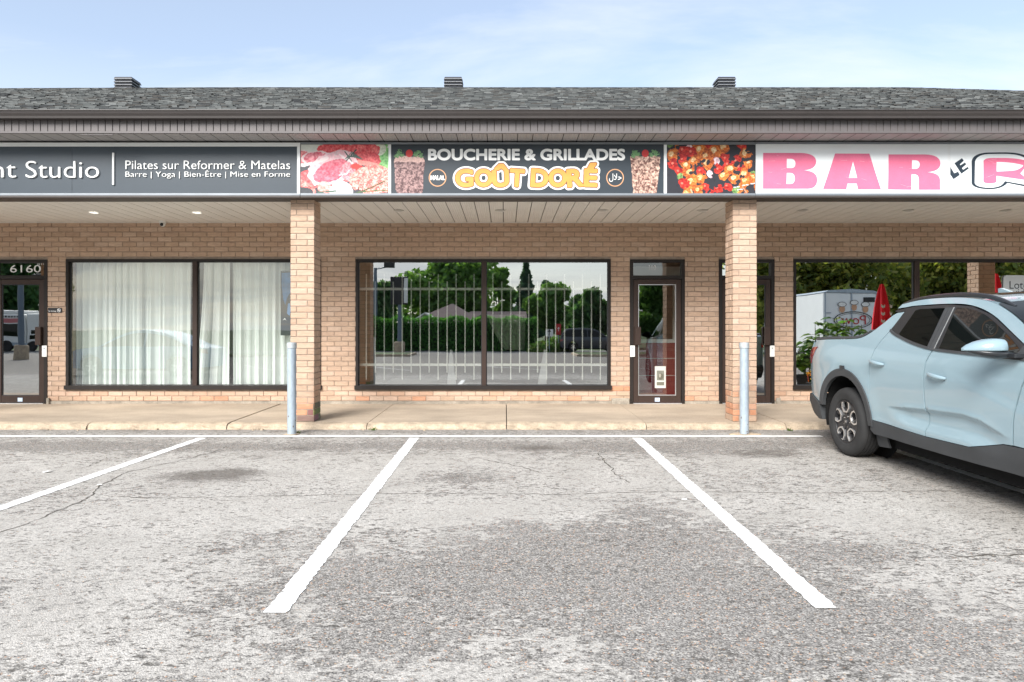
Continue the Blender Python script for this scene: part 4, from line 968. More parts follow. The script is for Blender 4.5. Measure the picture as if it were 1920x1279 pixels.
# ------------------------------------------------------------------ behind the left window: curtains and picture
def curtain(name, label, u0, u1, seed, lean0=0.0, y=YW + .34, folds=8.0):
    rnd = random.Random(seed); x0, x1 = px(u0, y), px(u1, y); z0, z1 = pz(722, y), pz(488, y); nx, nz = 150, 14; vs = []
    ph = [rnd.uniform(0, 6.3) for _ in range(5)]; fr = [folds * (x1 - x0) * k for k in (1, 1.9, 3.1, .45)]
    for j in range(nz + 1):
        t = j / nz; z = z0 + (z1 - z0) * t
        for i in range(nx + 1):
            s_ = i / nx; a = math.tau
            w = .045 * math.sin(a * fr[0] * s_ + ph[0] + .35 * t) + .030 * math.sin(a * fr[1] * s_ + ph[1] - .3 * t) + .016 * math.sin(a * fr[2] * s_ + ph[2]) + .02 * math.sin(a * fr[3] * s_ + ph[3])
            w = w * (1.0 - .35 * t); x = x0 + (x1 - x0) * s_ + lean0 * (1 - t) ** 1.5 * (1 - s_) + .010 * math.sin(a * fr[0] * s_ + ph[4])
            vs.append((x, y + w, z))
    n = nx + 1; fs = [(j * n + i, j * n + i + 1, (j + 1) * n + i + 1, (j + 1) * n + i) for j in range(nz) for i in range(nx)]
    o = place(name, mesh(name, vs, fs, m_curt, True)); return tag(o, label, 'curtain', 'white curtains in the left window')
curtain('curtain', 'white pleated curtain filling the window pane nearest the 6160 door', 139, 265, 1, folds=8.5)
curtain('curtain', 'white softly draped curtain just left of the window mullion', 263, 361, 2, folds=4.2, y=YW + .36)
curtain('curtain', 'loose white curtain gathered right of the window mullion, edge swept aside', 383, 432, 3, -.16, folds=6.0)
curtain('curtain', 'white curtain behind the blue picture, beside the left pillar', 433, 606, 4, folds=7.0, y=YW + .37)
def picture():
    y = YW + .20; x0, x1 = px(526, y), px(578, y); z0, z1 = pz(629, y), pz(508, y); t = thing('wall_picture', 'dark blue and black painting half hidden behind the left pillar', 'picture', ((x0 + x1) / 2, y, z0))
    MB().bbox(x0, x1, y, y + .03, z0, z1, .004).build('canvas', M('night_blue_paint', (.010, .016, .022), .5), t)
    blue = M('sky_blue_paint', (.03, .13, .30), .5, var=.4, vscale=6)
    f = lambda P: [(px(a, y), pz(b, y)) for a, b in P]
    sheet([f([(528, 512), (545, 511), (560, 514), (560, 548), (548, 545), (542, 552), (538, 560), (535, 572), (531, 560), (528, 535)])], y - .002, blue, 'blue_patch', t)
    sheet([f([(540, 570), (543, 568), (546, 580), (543, 592), (538, 588)])], y - .002, M('pale_blue_paint', (.10, .25, .50), .5), 'pale_patch', t)
    sheet([f([(530, 601), (534, 596), (537, 601), (534, 599)])], y - .0025, m_white, 'white_stroke', t)
picture()

# ------------------------------------------------------------------ security grilles behind the middle window
def grille(u0, u1, us, label, cut=()):
    y = YW + .13; k = (y) / F; X = lambda u: px(u, y); Z = lambda v: pz(v, y)
    t = thing('window_grille', label, 'security grille', ((X(u0) + X(u1)) / 2, y, Z(727)), 'cream security grilles')
    for v in (542, 684): MB().box(X(u0), X(u1), y - .012, y + .012, Z(v + 2.3), Z(v - 2.3)).build('rail', m_wgrille, t)
    for i, u in enumerate(us):
        tall = i % 2 == 0; top = 514 if tall else 528; bot = 712 if tall else 698.5
        if i in cut: top = 541
        MB().tube([(X(u), y - .022, Z(bot)), (X(u), y - .022, Z(top))], .0105, 8).build('bar', m_wgrille, t, True)
grille(673, 902, [687.4 + 16.8 * i for i in range(13)], 'cream steel bar grille behind the left pane of the barred window')
grille(910.5, 1138, [924.1 + 16.78 * i for i in range(13)], 'cream steel bar grille behind the right pane of the barred window')
def stand(u, lean, label):
    y = YW + .9; x = px(u, y); k = y / F; t = thing('display_stand', label, 'stand', (x, y, 0), 'white stands inside the barred window')
    w0, w1, h = 8.5 * k, 2.3 * k, 68 * k; mb = MB(); zb = pz(724, y); dx = lean * k
    P = [(x - w0, zb), (x + w0, zb), (x + w1 + dx, zb + h), (x - w1 + dx, zb + h)]; mb.prism(P, y - .05, y + .05); mb.build('upright', m_white, t)
    MB().bbox(x - 26 * k, x - 9 * k, y - .12, y + .2, zb - .012, zb + .022, .004).build('base', m_white, t); MB().bbox(x + 10 * k, x + 27 * k, y - .12, y + .2, zb - .012, zb + .022, .004).build('base', m_white, t)
stand(847, -1, 'white tapered stand on the floor behind the left pane of the barred window'); stand(1016, 6, 'white leaning stand on the floor behind the right pane of the barred window')
def hanging():
    y = YW + 2.6; k = y / F; vs = []; n = 16; prof = [(915, 985, 590), (918, 985, 605), (926, 985, 622), (934, 985, 636), (940, 984, 648), (948, 983, 656)]
    for a, b, v in prof:
        for i in range(n + 1):
            s_ = i / n; vs.append((px(a + (b - a) * s_, y), y + .06 * math.sin(s_ * 14), pz(v, y)))
    o = place('plastic_sheet', mesh('plastic_sheet', vs, [(j * (n + 1) + i, j * (n + 1) + i + 1, (j + 1) * (n + 1) + i + 1, (j + 1) * (n + 1) + i) for j in range(5) for i in range(n)], M('pale_green_plastic', (.78, .88, .66), .5), True))
    tag(o, 'pale green plastic sheet hanging inside the shop behind the grille', 'plastic sheet')
hanging()
def door_inside():
    y = YW + 1.3; X = lambda u: px(u, y); Z = lambda v: pz(v, y); m_red = M('red_panel_paint', (.30, .025, .035), .45)
    t = thing('partition', 'red panelled partition with a white framed window inside door 110', 'partition', (X(1232), y, 0))
    MB().box(X(1150), X(1300), y, y + .06, 0, Z(643)).build('red_panel', m_red, t)
    for v in (672, 704): MB().box(X(1150), X(1300), y - .004, y - .0005, Z(v + .5), Z(v - .5)).build('panel_joint', m_white, t)
    mb = MB(); mb.box(X(1150), X(1300), y - .01, y + .05, Z(642.8), Z(636)); mb.box(X(1262), X(1274), y - .01, y + .05, Z(635.9), Z(530)); mb.box(X(1186), X(1195), y - .01, y + .05, Z(635.9), Z(545)); mb.box(X(1150), X(1300), y - .01, y + .05, Z(529.8), Z(500)); mb.build('white_frame', m_white, t)
door_inside()
def notice():
    y = YW + .026; u0, u1, v0, v1 = 1228.5, 1249, 687, 728; t = thing('paper_notice', 'white photo notice taped low on the glass of door 110', 'notice', (WX(1239), y, WZ(v1)))
    MB().box(WX(u0), WX(u1), y, y + .002, WZ(v1), WZ(v0)).build('paper', M('notice_paper', (.52, .52, .48), .7), t)
    c = Canvas(20, 30, (138, 138, 126), 2); c.c *= (.75 + .3 * c.n1[..., None]); c.ell(.5, .38, .34, .20, (104, 102, 88), rag=.3, tex=.05); c.ell(.4, .32, .14, .12, (168, 164, 150), rag=.2, tex=.05); c.c[20:23] = sr(205, 205, 198); c.c[23:] = np.array(sr(120, 118, 104)); c.build('photo', WX(u0 + 3.5), WX(u1 - 3), WZ(v0 + 8), WZ(v1 - 5), y - .001, t)
notice()
def no_smoking():
    y = YW - .014; t = thing('no_smoking_sign', 'small black no smoking plate on the brick pier beside the 6160 door', 'sign', (WX(103), y, WZ(587)))
    MB().box(WX(91), WX(116.5), y, y + .008, WZ(586.5), WZ(577.5)).build('plate', m_black, t)
    n = 20; lo = [[(WX(111.5) + q * math.cos(2 * math.pi * i / n), WZ(582) + q * math.sin(2 * math.pi * i / n)) for i in range(n)] for q in (.030, .023)]
    sheet(lo, y - .001, m_letter, 'symbol', t); sheet([[(WX(109.5), WZ(580.2)), (WX(110.1), WZ(579.6)), (WX(113.6), WZ(583.8)), (WX(113), WZ(584.4))]], y - .0015, m_letter, 'symbol', t); sheet([[(WX(109.7), WZ(581.7)), (WX(113.2), WZ(581.7)), (WX(113.2), WZ(582.6)), (WX(109.7), WZ(582.6))]], y - .0017, m_letter, 'symbol', t)
    text_sheet('No Smoking', WX(92), WX(106.5), WZ(585.6), WZ(582), y - .001, m_letter, 'lettering', t)
no_smoking()
def loto():
    y = YW - .0; u0, u1, v0, v1 = 1884, 1960, 516, 560; t = thing('lottery_sign', 'pale lottery terminal sign behind the bar window above the pickup', 'sign', (WX(1920), y, WZ(v1)))
    r = .05; pts = []
    for cx, cz, a0 in ((WX(u1) - r, WZ(v0) - r, 0), (WX(u0) + r, WZ(v0) - r, 90), (WX(u0) + r, WZ(v1) + r, 180), (WX(u1) - r, WZ(v1) + r, 270)): pts += [(cx + r * math.cos(R(a0 + k * 15)), cz + r * math.sin(R(a0 + k * 15))) for k in range(7)]
    mb = MB(); mb.prism(pts[::-1], y + .028, y + .040); mb.build('plate', M('pale_sign_plate', (.55, .60, .62), .4), t)
    text_sheet('Loterie', WX(1895), WX(1951), WZ(541.5), WZ(527), y + .026, m_navy, 'lettering', t); text_sheet('vidéo', WX(1901), WX(1944), WZ(554), WZ(541.5), y + .026, m_navy, 'lettering', t)
loto()
# litter on the lot
def scrap(u, v, w, label, seed):
    p = gpt(u, v); rnd = random.Random(seed); z = lot_z(p.y) + .004; n = 9; vs = [(p.x, p.y, z + .012)]
    for i in range(n): a = 2 * math.pi * i / n; r = w * rnd.uniform(.6, 1.1); vs.append((p.x + r * math.cos(a), p.y + r * .7 * math.sin(a), z + rnd.uniform(0, .012)))
    o = place('paper_scrap', mesh('paper_scrap', vs, [(0, 1 + i, 1 + (i + 1) % n) for i in range(n)], m_white)); tag(o, label, 'litter', 'paper scraps on the asphalt')
scrap(90, 886, .05, 'flat white paper scrap beyond the leftmost stall line', 1); scrap(186, 911, .026, 'small white paper scrap lying by the long crack', 2); scrap(1283, 938, .03, 'tiny white scrap beside the third stall line', 3)

def weed(u, v, seed, label):
    p = gpt(u, v); rnd = random.Random(seed); z = lot_z(p.y); mb = MB()
    for k in range(22):
        a = rnd.uniform(0, 6.3); l = rnd.uniform(.02, .06); b = Vector((p.x + rnd.gauss(0, .015), p.y + rnd.gauss(0, .012), z)); t_ = b + Vector((math.cos(a) * l * .7, math.sin(a) * l * .7, l * rnd.uniform(.4, 1))); s_ = Vector((-math.sin(a), math.cos(a), 0)) * .006; g_ = rnd.uniform(.7, 1.4)
        mb.add([b - s_ * .5, b + s_ * .5, (b + t_) / 2 + s_, t_, (b + t_) / 2 - s_], [(0, 1, 2, 4), (4, 2, 3)], (.10 * g_, .16 * g_, .035 * g_))
    o = mb.build('weed', MATS.get('weed_leaf') or leaf_mat('weed_leaf'), tone=True); tag(o, label, 'weed', 'weeds at the kerb foot')
weed(559, 813, 1, 'small green weed at the foot of the left bollard'); weed(700, 807, 2, 'tiny green weed in the kerb joint under the barred window'); weed(1480, 808, 3, 'small green weed at the broken kerb joint beside the pickup tailgate')

# ------------------------------------------------------------------ vehicles
def interp(x, xs, ys):
    return float(np.interp(x, xs, ys))
def sstep(a, b, x):
    t = min(1, max(0, (x - a) / (b - a))) if a != b else float(x > a); return t * t * (3 - 2 * t)
class Shell:
    """side panels of a vehicle: polygons in (x along, z up) laid on a half-width surface, one mesh each"""
    def __init__(s, hw): s.hw = hw
    def panel(s, name, poly, mat, parent, side, off=0.0, depth=.03, grid=.045, holes=(), local=True, extra=()):
        pts = []; edges = []; loops = []
        for P in [poly] + list(holes):
            k0 = len(pts); out = []
            for a, b in zip(P, P[1:] + P[:1]):
                n = max(1, int(math.hypot(b[0] - a[0], b[1] - a[1]) / grid))
                out += [(a[0] + (b[0] - a[0]) * i / n, a[1] + (b[1] - a[1]) * i / n) for i in range(n)]
            pts += out; m = len(out); edges += [(k0 + i, k0 + (i + 1) % m) for i in range(m)]; loops.append((k0, m))
        x0, x1 = min(p[0] for p in poly), max(p[0] for p in poly); z0, z1 = min(p[1] for p in poly), max(p[1] for p in poly); inner = []
        P = poly
        def inside(x, z):
            c = False
            for (ax, az), (bx, bz) in zip(P, P[1:] + P[:1]):
                if (az > z) != (bz > z) and x < (bx - ax) * (z - az) / (bz - az) + ax: c = not c
            return c
        def far(x, z):
            for (ax, az), (bx, bz) in zip(P, P[1:] + P[:1]):
                L = (bx - ax) ** 2 + (bz - az) ** 2 + 1e-12; t = max(0, min(1, ((x - ax) * (bx - ax) + (z - az) * (bz - az)) / L))
                if math.hypot(x - ax - t * (bx - ax), z - az - t * (bz - az)) < grid * .45: return False
            return True
        i = int(x0 / grid)
        while i * grid < x1:
            j = int(z0 / grid)
            while j * grid < z1:
                x, z = i * grid + (.5 * grid if j % 2 else 0), j * grid
                if inside(x, z) and far(x, z): inner.append((x, z))
                j += 1
            i += 1
        inner += [p for p in extra if inside(*p) and far(*p)]
        v, e, f, *_ = delaunay_2d_cdt([Vector(p) for p in pts + inner], edges, [], 2, 1e-6)
        sg = side; mb = MB(); V = [(p.x, sg * (s.hw(p.x, p.y) + off), p.y) for p in v]; FS = []
        for t in f:
            a, b, c = (v[q] for q in t[:3]); ar = (b.x - a.x) * (c.y - a.y) - (b.y - a.y) * (c.x - a.x)
            t = tuple(t); FS.append(t if (ar > 0) == (sg < 0) else t[::-1])
        mb.add(V, FS); nf = len(FS)
        if depth:
            for k0, m in loops:
                vs = []
                for k in range(m):
                    x, z = pts[k0 + k]; y = s.hw(x, z) + off; vs += [(x, sg * y, z), (x, sg * (y - depth), z)]
                q = [(2 * k, 2 * ((k + 1) % m), 2 * ((k + 1) % m) + 1, 2 * k + 1) for k in range(m)]
                mb.add(vs, q if sg < 0 else [w[::-1] for w in q])
        me = mesh(name, mb.v, mb.f, mat); sm = [True] * nf + [False] * (len(mb.f) - nf); me.polygons.foreach_set('use_smooth', sm)
        return place(name, me, parent, None, local)
def arc(cx, cz, r, a0, a1, n=28):
    return [(cx + r * math.cos(R(a0 + (a1 - a0) * i / n)), cz + r * math.sin(R(a0 + (a1 - a0) * i / n))) for i in range(n + 1)]
def aat(cx, cz, r, z, right):
    a = math.degrees(math.asin((z - cz) / r)); return a if right else 180 - a
def smooth_pts(P, n=6):
    """Catmull-Rom through P"""
    out = []; Q = [P[0]] + list(P) + [P[-1]]
    for i in range(1, len(Q) - 2):
        p0, p1, p2, p3 = Q[i - 1:i + 3]
        for k in range(n):
            t = k / n; out.append(tuple(.5 * (2 * p1[d] + (p2[d] - p0[d]) * t + (2 * p0[d] - 5 * p1[d] + 4 * p2[d] - p3[d]) * t * t + (3 * p1[d] - p0[d] - 3 * p2[d] + p3[d]) * t ** 3) for d in range(len(p1))))
    out.append(tuple(P[-1])); return out
def gridmesh(rows): 
    n = len(rows[0]); vs = [p for r in rows for p in r]
    return vs, [(j * n + i, j * n + i + 1, (j + 1) * n + i + 1, (j + 1) * n + i) for j in range(len(rows) - 1) for i in range(n - 1)]

m_sky = M('pale_blue_car_paint', (.245, .340, .382), .24, spec=.5, coat=.8, coord='Object')
m_clad = M('grey_black_cladding', (.046, .049, .052), .62, spec=.4, coord='Object', var=.12, vscale=4, bump=.15, bscale=200, bdist=.002)
m_trim = M('gloss_black_trim', (.022, .024, .027), .30, spec=.5, coord='Object')
m_cglass = M('tinted_car_glass', (.004, .006, .006), .02, spec=.30, coord='Object')
m_privacy = M('privacy_glass', (.002, .003, .003), .02, spec=.16, coord='Object')
m_tyre = M('tyre_rubber', (.032, .032, .032), .82, spec=.25, coord='Object', var=.18, vscale=8, bump=.2, bscale=120, bdist=.002)
m_rimd = M('dark_alloy', (.018, .018, .02), .38, spec=.5, coord='Object'); m_rims = M('machined_alloy', (.72, .72, .72), .28, metal=.85, coord='Object')
m_under = M('underbody_black', (.012, .012, .012), .9, spec=.1, coord='Object'); m_tail = M('tail_lamp_red', (.30, .015, .02), .12, spec=.6, coat=1, coord='Object'); m_head = M('head_lamp_clear', (.6, .62, .65), .1, spec=.6, coat=1, coord='Object')
m_chrome = M('chrome_edge', (.5, .52, .53), .25, metal=.6, coord='Object'); m_disc = M('brake_disc', (.05, .05, .05), .5, metal=.4, coord='Object')

def wheel(parent, x, y, z, side, r=.372, w=.235, fancy=True, rr=.238):
    """tyre > rim > hub_cap; axis along y, outer face towards side"""
    mt = Matrix.Translation((x, y, z)) @ Matrix.Rotation(R(90 if side < 0 else -90), 4, 'X')
    h = w / 2; prof = [(rr - .012, -h + .012), (rr + .01, -h), (r - .055, -h - .006), (r - .022, -h + .006), (r - .006, -h + .024), (r, -h + .045)]
    for k, gx in enumerate((-.055, -.018, .018, .055)): prof += [(r, gx - .006), (r - .009, gx - .004), (r - .009, gx + .004), (r, gx + .006)]
    prof += [(r, h - .045), (r - .006, h - .024), (r - .022, h - .006), (r - .055, h + .006), (r - .075, h + .004), (rr + .014, h), (rr + .003, h - .004), (rr - .010, h - .02)]
    t = MB().lathe(prof, 56, mt).build('wheel', m_tyre, parent, True, local=True)
    mb = MB()
    mb.lathe([(rr - .004, h - .016), (rr - .008, h - .008), (rr - .020, h - .010), (rr - .024, h - .03), (rr - .035, -.05), (.05, -.05)], 56, mt)
    rim = mb.build('rim', m_rimd, t, True, local=True)
    if not fancy:
        mb = MB()
        for k in range(5):
            a = math.tau * k / 5 + .3; P = [(.04, -.03), (.04, .03), (rr - .03, .026), (rr - .03, -.026)]
            q = [(p[0] * math.cos(a) - p[1] * math.sin(a), p[0] * math.sin(a) + p[1] * math.cos(a)) for p in P]; m2 = MB().prism(q, h - .045, h - .018, 'z'); mb.add([mt @ Vector(v) for v in m2.v], m2.f)
        mb.lathe([(0, h - .012), (.05, h - .016), (.055, h - .04)], 20, mt); mb.build('spoke', m_rims, rim, local=True); return t
    MB().lathe([(.04, -.02), (.155, -.02), (.155, -.03), (.04, -.03)], 30, mt).build('brake_disc', m_disc, t, True, local=True)
    for k in range(5):
        a = math.tau * k / 5 + R(90 - 18 + 21)
        def rot(P, z0, z1, mat, nm):
            q = [(p[0] * math.cos(a) - p[1] * math.sin(a), p[0] * math.sin(a) + p[1] * math.cos(a)) for p in P]; m2 = MB().prism(q, z0, z1, 'z'); return m2
        hexo = [(.100, -.034), (.148, -.072), (.200, -.076), (.224, -.046), (.229, .0), (.224, .046), (.200, .076), (.148, .072), (.100, .034)]
        cx = .168; hexi = [(cx + (p[0] - cx) * .83 + .001, p[1] * .81) for p in hexo]
        lo = [[(p[0] * math.cos(a) - p[1] * math.sin(a), p[0] * math.sin(a) + p[1] * math.cos(a)) for p in Q] for Q in (hexo, hexi)]
        v, f = fill_loops(lo); mb = MB(); zf = h - .010
        fs = []
        for tr in f:
            A, B_, C_ = (v[i] for i in tr[:3]); fs.append(tr if (B_[0] - A[0]) * (C_[1] - A[1]) - (B_[1] - A[1]) * (C_[0] - A[0]) > 0 else tr[::-1])
        mb.add([mt @ Vector((p[0], p[1], zf)) for p in v], fs)
        for Q in lo:
            n = len(Q); mb.add([mt @ Vector((*p, zf)) for p in Q] + [mt @ Vector((*p, zf - .03)) for p in Q], [(i, (i + 1) % n, (i + 1) % n + n, i + n) for i in range(n)])
        mb.build('spoke_loop', m_rims, rim, local=True)
        mb = MB()
        for P in ([(.035, -.022), (.035, .022), (.142, .016), (.142, -.016)], [(.12, -.046), (.128, -.022), (.226, -.010), (.226, -.022), (.16, -.07)], [(.12, .046), (.128, .022), (.16, .07)]):
            m2 = rot(P, h - .055, h - .020, None, ''); mb.add([mt @ Vector(q) for q in m2.v], m2.f)
        a += R(36)
        m2 = rot([(.03, -.030), (.03, .030), (.10, .022), (.226, .040), (.226, -.040), (.10, -.022)], h - .06, h - .026, None, ''); mb.add([mt @ Vector(q) for q in m2.v], m2.f)
        mb.build('spoke', m_rimd, rim, local=True)
    MB().lathe([(0, h - .012), (.028, h - .012), (.034, h - .018), (.036, h - .05)], 24, mt).build('hub_cap', m_trim, rim, True, local=True)
    lg = MB(); 
    for P in ([(-.014, -.012), (-.009, -.012), (-.004, .012), (-.009, .012)], [(.004, -.012), (.009, -.012), (.014, .012), (.009, .012)], [(-.007, -.002), (.007, -.0005), (.007, .003), (-.007, .0015)]):
        m2 = MB().prism(P, h - .0125, h - .011, 'z'); lg.add([mt @ Vector((q[0] * 1.2, q[1] * 1.2, q[2])) for q in m2.v], m2.f)
    lg.build('emblem', m_rims, rim, local=True)
    mb = MB()
    for k in range(5):
        a = math.tau * k / 5; m2 = MB().lathe([(0, h - .022), (.009, h - .022), (.009, h - .05)], 8); mb.add([mt @ (Vector(q) + Vector((.058 * math.cos(a), .058 * math.sin(a), 0))) for q in m2.v], m2.f)
    mb.build('wheel_nut', m_rims, rim, local=True)
    return t

def build_pickup():
    sl = .043; yr = 8.55; ex = 3.70 + sl * (7.5 - yr) + .95
    t = thing('pickup_truck', 'pale blue crew cab pickup backed into the stall at the right', 'pickup truck', (ex, yr, lot_z(yr)), rot=(0, R(1.03), math.atan2(-1, sl)))
    AX, BX_ = 1.03, 4.035; AZ = .425
    def hw(x, z):
        p = interp(z, [.15, .33, .46, .60, .80, .98, 1.10, 1.18, 1.24, 1.30, 1.45, 1.60, 1.72], [.85, .900, .925, .936, .945, .945, .938, .923, .905, .882, .824, .766, .712])
        if x < .62: p -= .085 * ((.62 - x) / .50) ** 2.2
        if x > 3.85: p -= .30 * ((x - 3.85) / 1.1) ** 2.1
        if z > 1.26: p -= .012 * sstep(2.3, 1.3, x) * sstep(1.26, 1.5, z)
        for cx in (AX, BX_):
            r = math.hypot(x - cx, z - AZ); p += .010 * math.exp(-((r - .54) / .10) ** 2)
        # shoulder: fuller above the rear wheel, soft ledge line under the window
        p += .007 * math.exp(-((z - 1.04) / .08) ** 2) * sstep(2.1, 1.2, x)
        # body side crease: overhang, hollow below it, flared rocker
        w = sstep(1.78, 2.15, x) * (1 - sstep(3.0, 3.38, x)); zc = interp(x, [1.8, 2.4, 2.85, 3.05, 3.3], [.640, .690, .712, .690, .610]); zd = interp(x, [1.8, 2.4, 2.85, 3.3], [.620, .585, .585, .56])
        if z < zc:
            d = sstep(zc, zc - .35 * (zc - zd) - .006, z); p -= w * .030 * d * (1 - sstep(zd, zd - .11, z)); p += w * .014 * sstep(zd, zd - .11, z)
        else: p -= w * .012 * (1 - sstep(zc, zc + .05, z)) * -0.6
        # diagonal fold on the front door, dropping from under the mirror
        zl = interp(x, [2.5, 3.0, 3.45], [1.06, .93, .80]); p -= .007 * sstep(zl, zl + .05, z) * sstep(2.55, 2.9, x) * (1 - sstep(1.10, 1.22, z))
        return p
    sh = Shell(hw); seam = [(1.70, 1.385), (1.63, 1.30), (1.555, 1.18), (1.515, 1.05), (1.505, .92), (1.512, .78)]
    body = thing
    AR, AI = .515, .448
    z_l = aat(AX, AZ, AR, .52, False); z_r = aat(AX, AZ, AR, .62, True); xq = AX + AR * math.cos(R(z_r))
    top_q = smooth_pts([(.27, 1.235), (.60, 1.256), (1.0, 1.272), (1.16, 1.282), (1.28, 1.305), (1.40, 1.362), (1.52, 1.445), (1.63, 1.525), (1.70, 1.556)], 5)
    quarter = [(.18, .60), (.135, .78), (.13, .96), (.19, 1.10)] + top_q + [(1.805, 1.566), (1.70, 1.385)] + seam[1:] + [(xq, .62)] + arc(AX, AZ, AR, z_r, z_l, 36)[1:]
    g = .0080
    z_b = aat(AX, AZ, AR, .475, True); xb = AX + AR * math.cos(R(z_b))
    belt_r = smooth_pts([(1.70 + g, 1.385), (1.78, 1.350), (1.90, 1.318), (2.12, 1.268), (2.425 - g, 1.225)], 4)
    dseam = [(2.425, 1.225), (2.372, 1.12), (2.350, .98), (2.366, .80), (2.390, .62), (2.385, .52), (2.372, .447)]
    rear_door = [(xq + g, .62 - .0)] + [(p[0] + g, p[1]) for p in seam[1:]][::-1] + belt_r + [(p[0] - g, p[1]) for p in dseam[1:]] + [(2.0, .458), (xb + .01, .472)] + arc(AX, AZ, AR + .004, z_b, z_r, 6)[1:]
    fs_ = [(3.545, 1.195), (3.505, 1.12), (3.448, 1.0), (3.405, .86), (3.380, .72), (3.372, .55)]
    front_door = [(p[0] + g, p[1]) for p in dseam][::-1] + [(2.8, 1.212), (3.2, 1.203), (3.545 - g, 1.195)] + [(p[0] - g, p[1]) for p in fs_[1:]] + [(3.27, .543), (3.08, .495), (2.92, .456), (2.6, .450)]
    z_f0 = aat(BX_, AZ, AR, .553, False); z_f1 = aat(BX_, AZ, AR, .53, True)
    fender = [(3.372 + g, .553)] + [(p[0] + g, p[1]) for p in fs_[::-1]] + [(3.70, 1.185), (4.0, 1.135), (4.4, 1.07), (4.72, .98), (4.83, .88), (4.85, .70), (4.80, .55)] + arc(BX_, AZ, AR, z_f1, z_f0, 36)
    sill = [(xb, .466), (2.0, .452), (2.41, .441), (2.6, .444), (2.92, .450), (3.08, .489), (3.27, .537), (3.425, .544), (3.535, .547), (3.555, .335), (2.6, .325), (1.555, .325), (1.50, .36)]
    def archring(cx, lo_l, lo_r):
        a0, a1 = aat(cx, AZ, AR, lo_r, True), aat(cx, AZ, AR, lo_l, False); b0, b1 = aat(cx, AZ, AI, max(lo_r, AZ - AI * .6), True), aat(cx, AZ, AI, max(lo_l, AZ - AI * .6), False)
        return arc(cx, AZ, AR + .012, a0, a1, 40) + arc(cx, AZ, AI, b1, b0, 40)
    bump_r = [(.085, .50), (.10, .575), (.18, .595), (.30, .565), (.52, .515)] + arc(AX, AZ, AR, aat(AX, AZ, AR, .515, False), aat(AX, AZ, AR, .32, False), 8) + [(.42, .315), (.24, .36), (.12, .44)]
    surround = [(1.70, 1.388), (1.812, 1.572), (1.70, 1.562), (1.645, 1.578), (1.80, 1.602), (1.95, 1.618), (2.4, 1.628), (2.7, 1.608), (2.97, 1.530), (3.27, 1.375), (3.60, 1.200), (3.2, 1.208), (2.8, 1.217), (2.42, 1.231), (2.12, 1.274), (1.90, 1.324), (1.78, 1.356)]
    gl_r = smooth_pts([(1.865, 1.352), (1.95, 1.326), (2.12, 1.290), (2.335, 1.253)], 3) + [(2.375, 1.597), (2.04, 1.592), (1.975, 1.578)]
    gl_f = [(2.505, 1.243), (2.8, 1.232), (3.2, 1.224), (3.46, 1.219)] + smooth_pts([(3.46, 1.219), (3.25, 1.355), (2.97, 1.502), (2.82, 1.558), (2.66, 1.592), (2.525, 1.600)], 4)[1:]
    cant = smooth_pts([(1.675, 1.603), (1.80, 1.612), (1.95, 1.626), (2.4, 1.636), (2.7, 1.616), (2.97, 1.538), (3.27, 1.383), (3.60, 1.206)], 4) + smooth_pts([(3.76, 1.19), (3.50, 1.345), (3.20, 1.52), (2.95, 1.625), (2.70, 1.672), (2.40, 1.690), (2.0, 1.680), (1.72, 1.642)], 4)
    bodyp = MB().box(.5, 4.5, -.62, .62, .235, .62).box(1.7, 3.35, -.78, .78, .205, .30).box(.75, 1.35, -.30, .30, .19, .30).box(3.7, 4.7, -.60, .60, .19, .30).box(1.62, 3.40, -.84, .84, .30, .50).box(.30, .62, -.80, .80, .36, .55).box(1.50, 3.6, -.80, .80, .50, 1.18).box(3.6, 4.75, -.70, .70, .5, .98).build('underbody', m_under, t, local=True)
    crz = [(x, interp(x, [1.8, 2.4, 2.85, 3.05, 3.3], [.640, .690, .712, .690, .610]) + o) for x in [1.8 + .02 * i for i in range(80)] for o in (.012, .001, -.008, -.02, -.035)]
    for sd in (-1, 1):
        q = sh.panel('bed_side', quarter, m_sky, t, sd)
        sh.panel('bed_rail', smooth_pts([(.24, 1.238), (.60, 1.262), (1.0, 1.278), (1.17, 1.290), (1.28, 1.312), (1.395, 1.367)], 4) + smooth_pts([(1.38, 1.385), (1.27, 1.335), (1.15, 1.312), (.9, 1.302), (.5, 1.286), (.26, 1.265)], 4), m_clad, q, sd, .004, .16)
        d = sh.panel('door', rear_door, m_sky, t, sd, grid=.03, extra=crz); d2 = sh.panel('door', front_door, m_sky, t, sd, grid=.03, extra=crz); sh.panel('fender', fender, m_sky, t, sd)
        sh.panel('sill_cladding', sill, m_clad, t, sd, .008, .07)
        for cx, lo in ((AX, (.50, .40)), (BX_, (.44, .44))): sh.panel('wheel_arch', archring(cx, *lo), m_clad, t, sd, .016, .035)
        sh.panel('side_marker', [(AX - .045, .945), (AX - .040, .985), (AX + .03, .985), (AX + .035, .945)], m_trim, q, sd, .017, .02)
        sh.panel('rear_bumper', bump_r, m_clad, t, sd, .014, .10)
        w = sh.panel('window_surround', surround, m_trim, t, sd, .002, .03)
        sh.panel('pane', gl_r, m_privacy, w, sd, .0045, .006, .08); sh.panel('pane', gl_f, m_cglass, w, sd, .0045, .006, .08)
        sh.panel('pillar_trim', [(2.345, 1.240), (2.378, 1.240), (2.43, 1.602), (2.385, 1.602)], m_clad, w, sd, .006, .006); sh.panel('pillar_trim', [(2.384, 1.239), (2.440, 1.236), (2.492, 1.603), (2.436, 1.602)], m_clad, w, sd, .006, .006)
        sh.panel('pillar_line', [(2.4405, 1.236), (2.446, 1.236), (2.498, 1.603), (2.4925, 1.603)], m_chrome, w, sd, .007, .006)
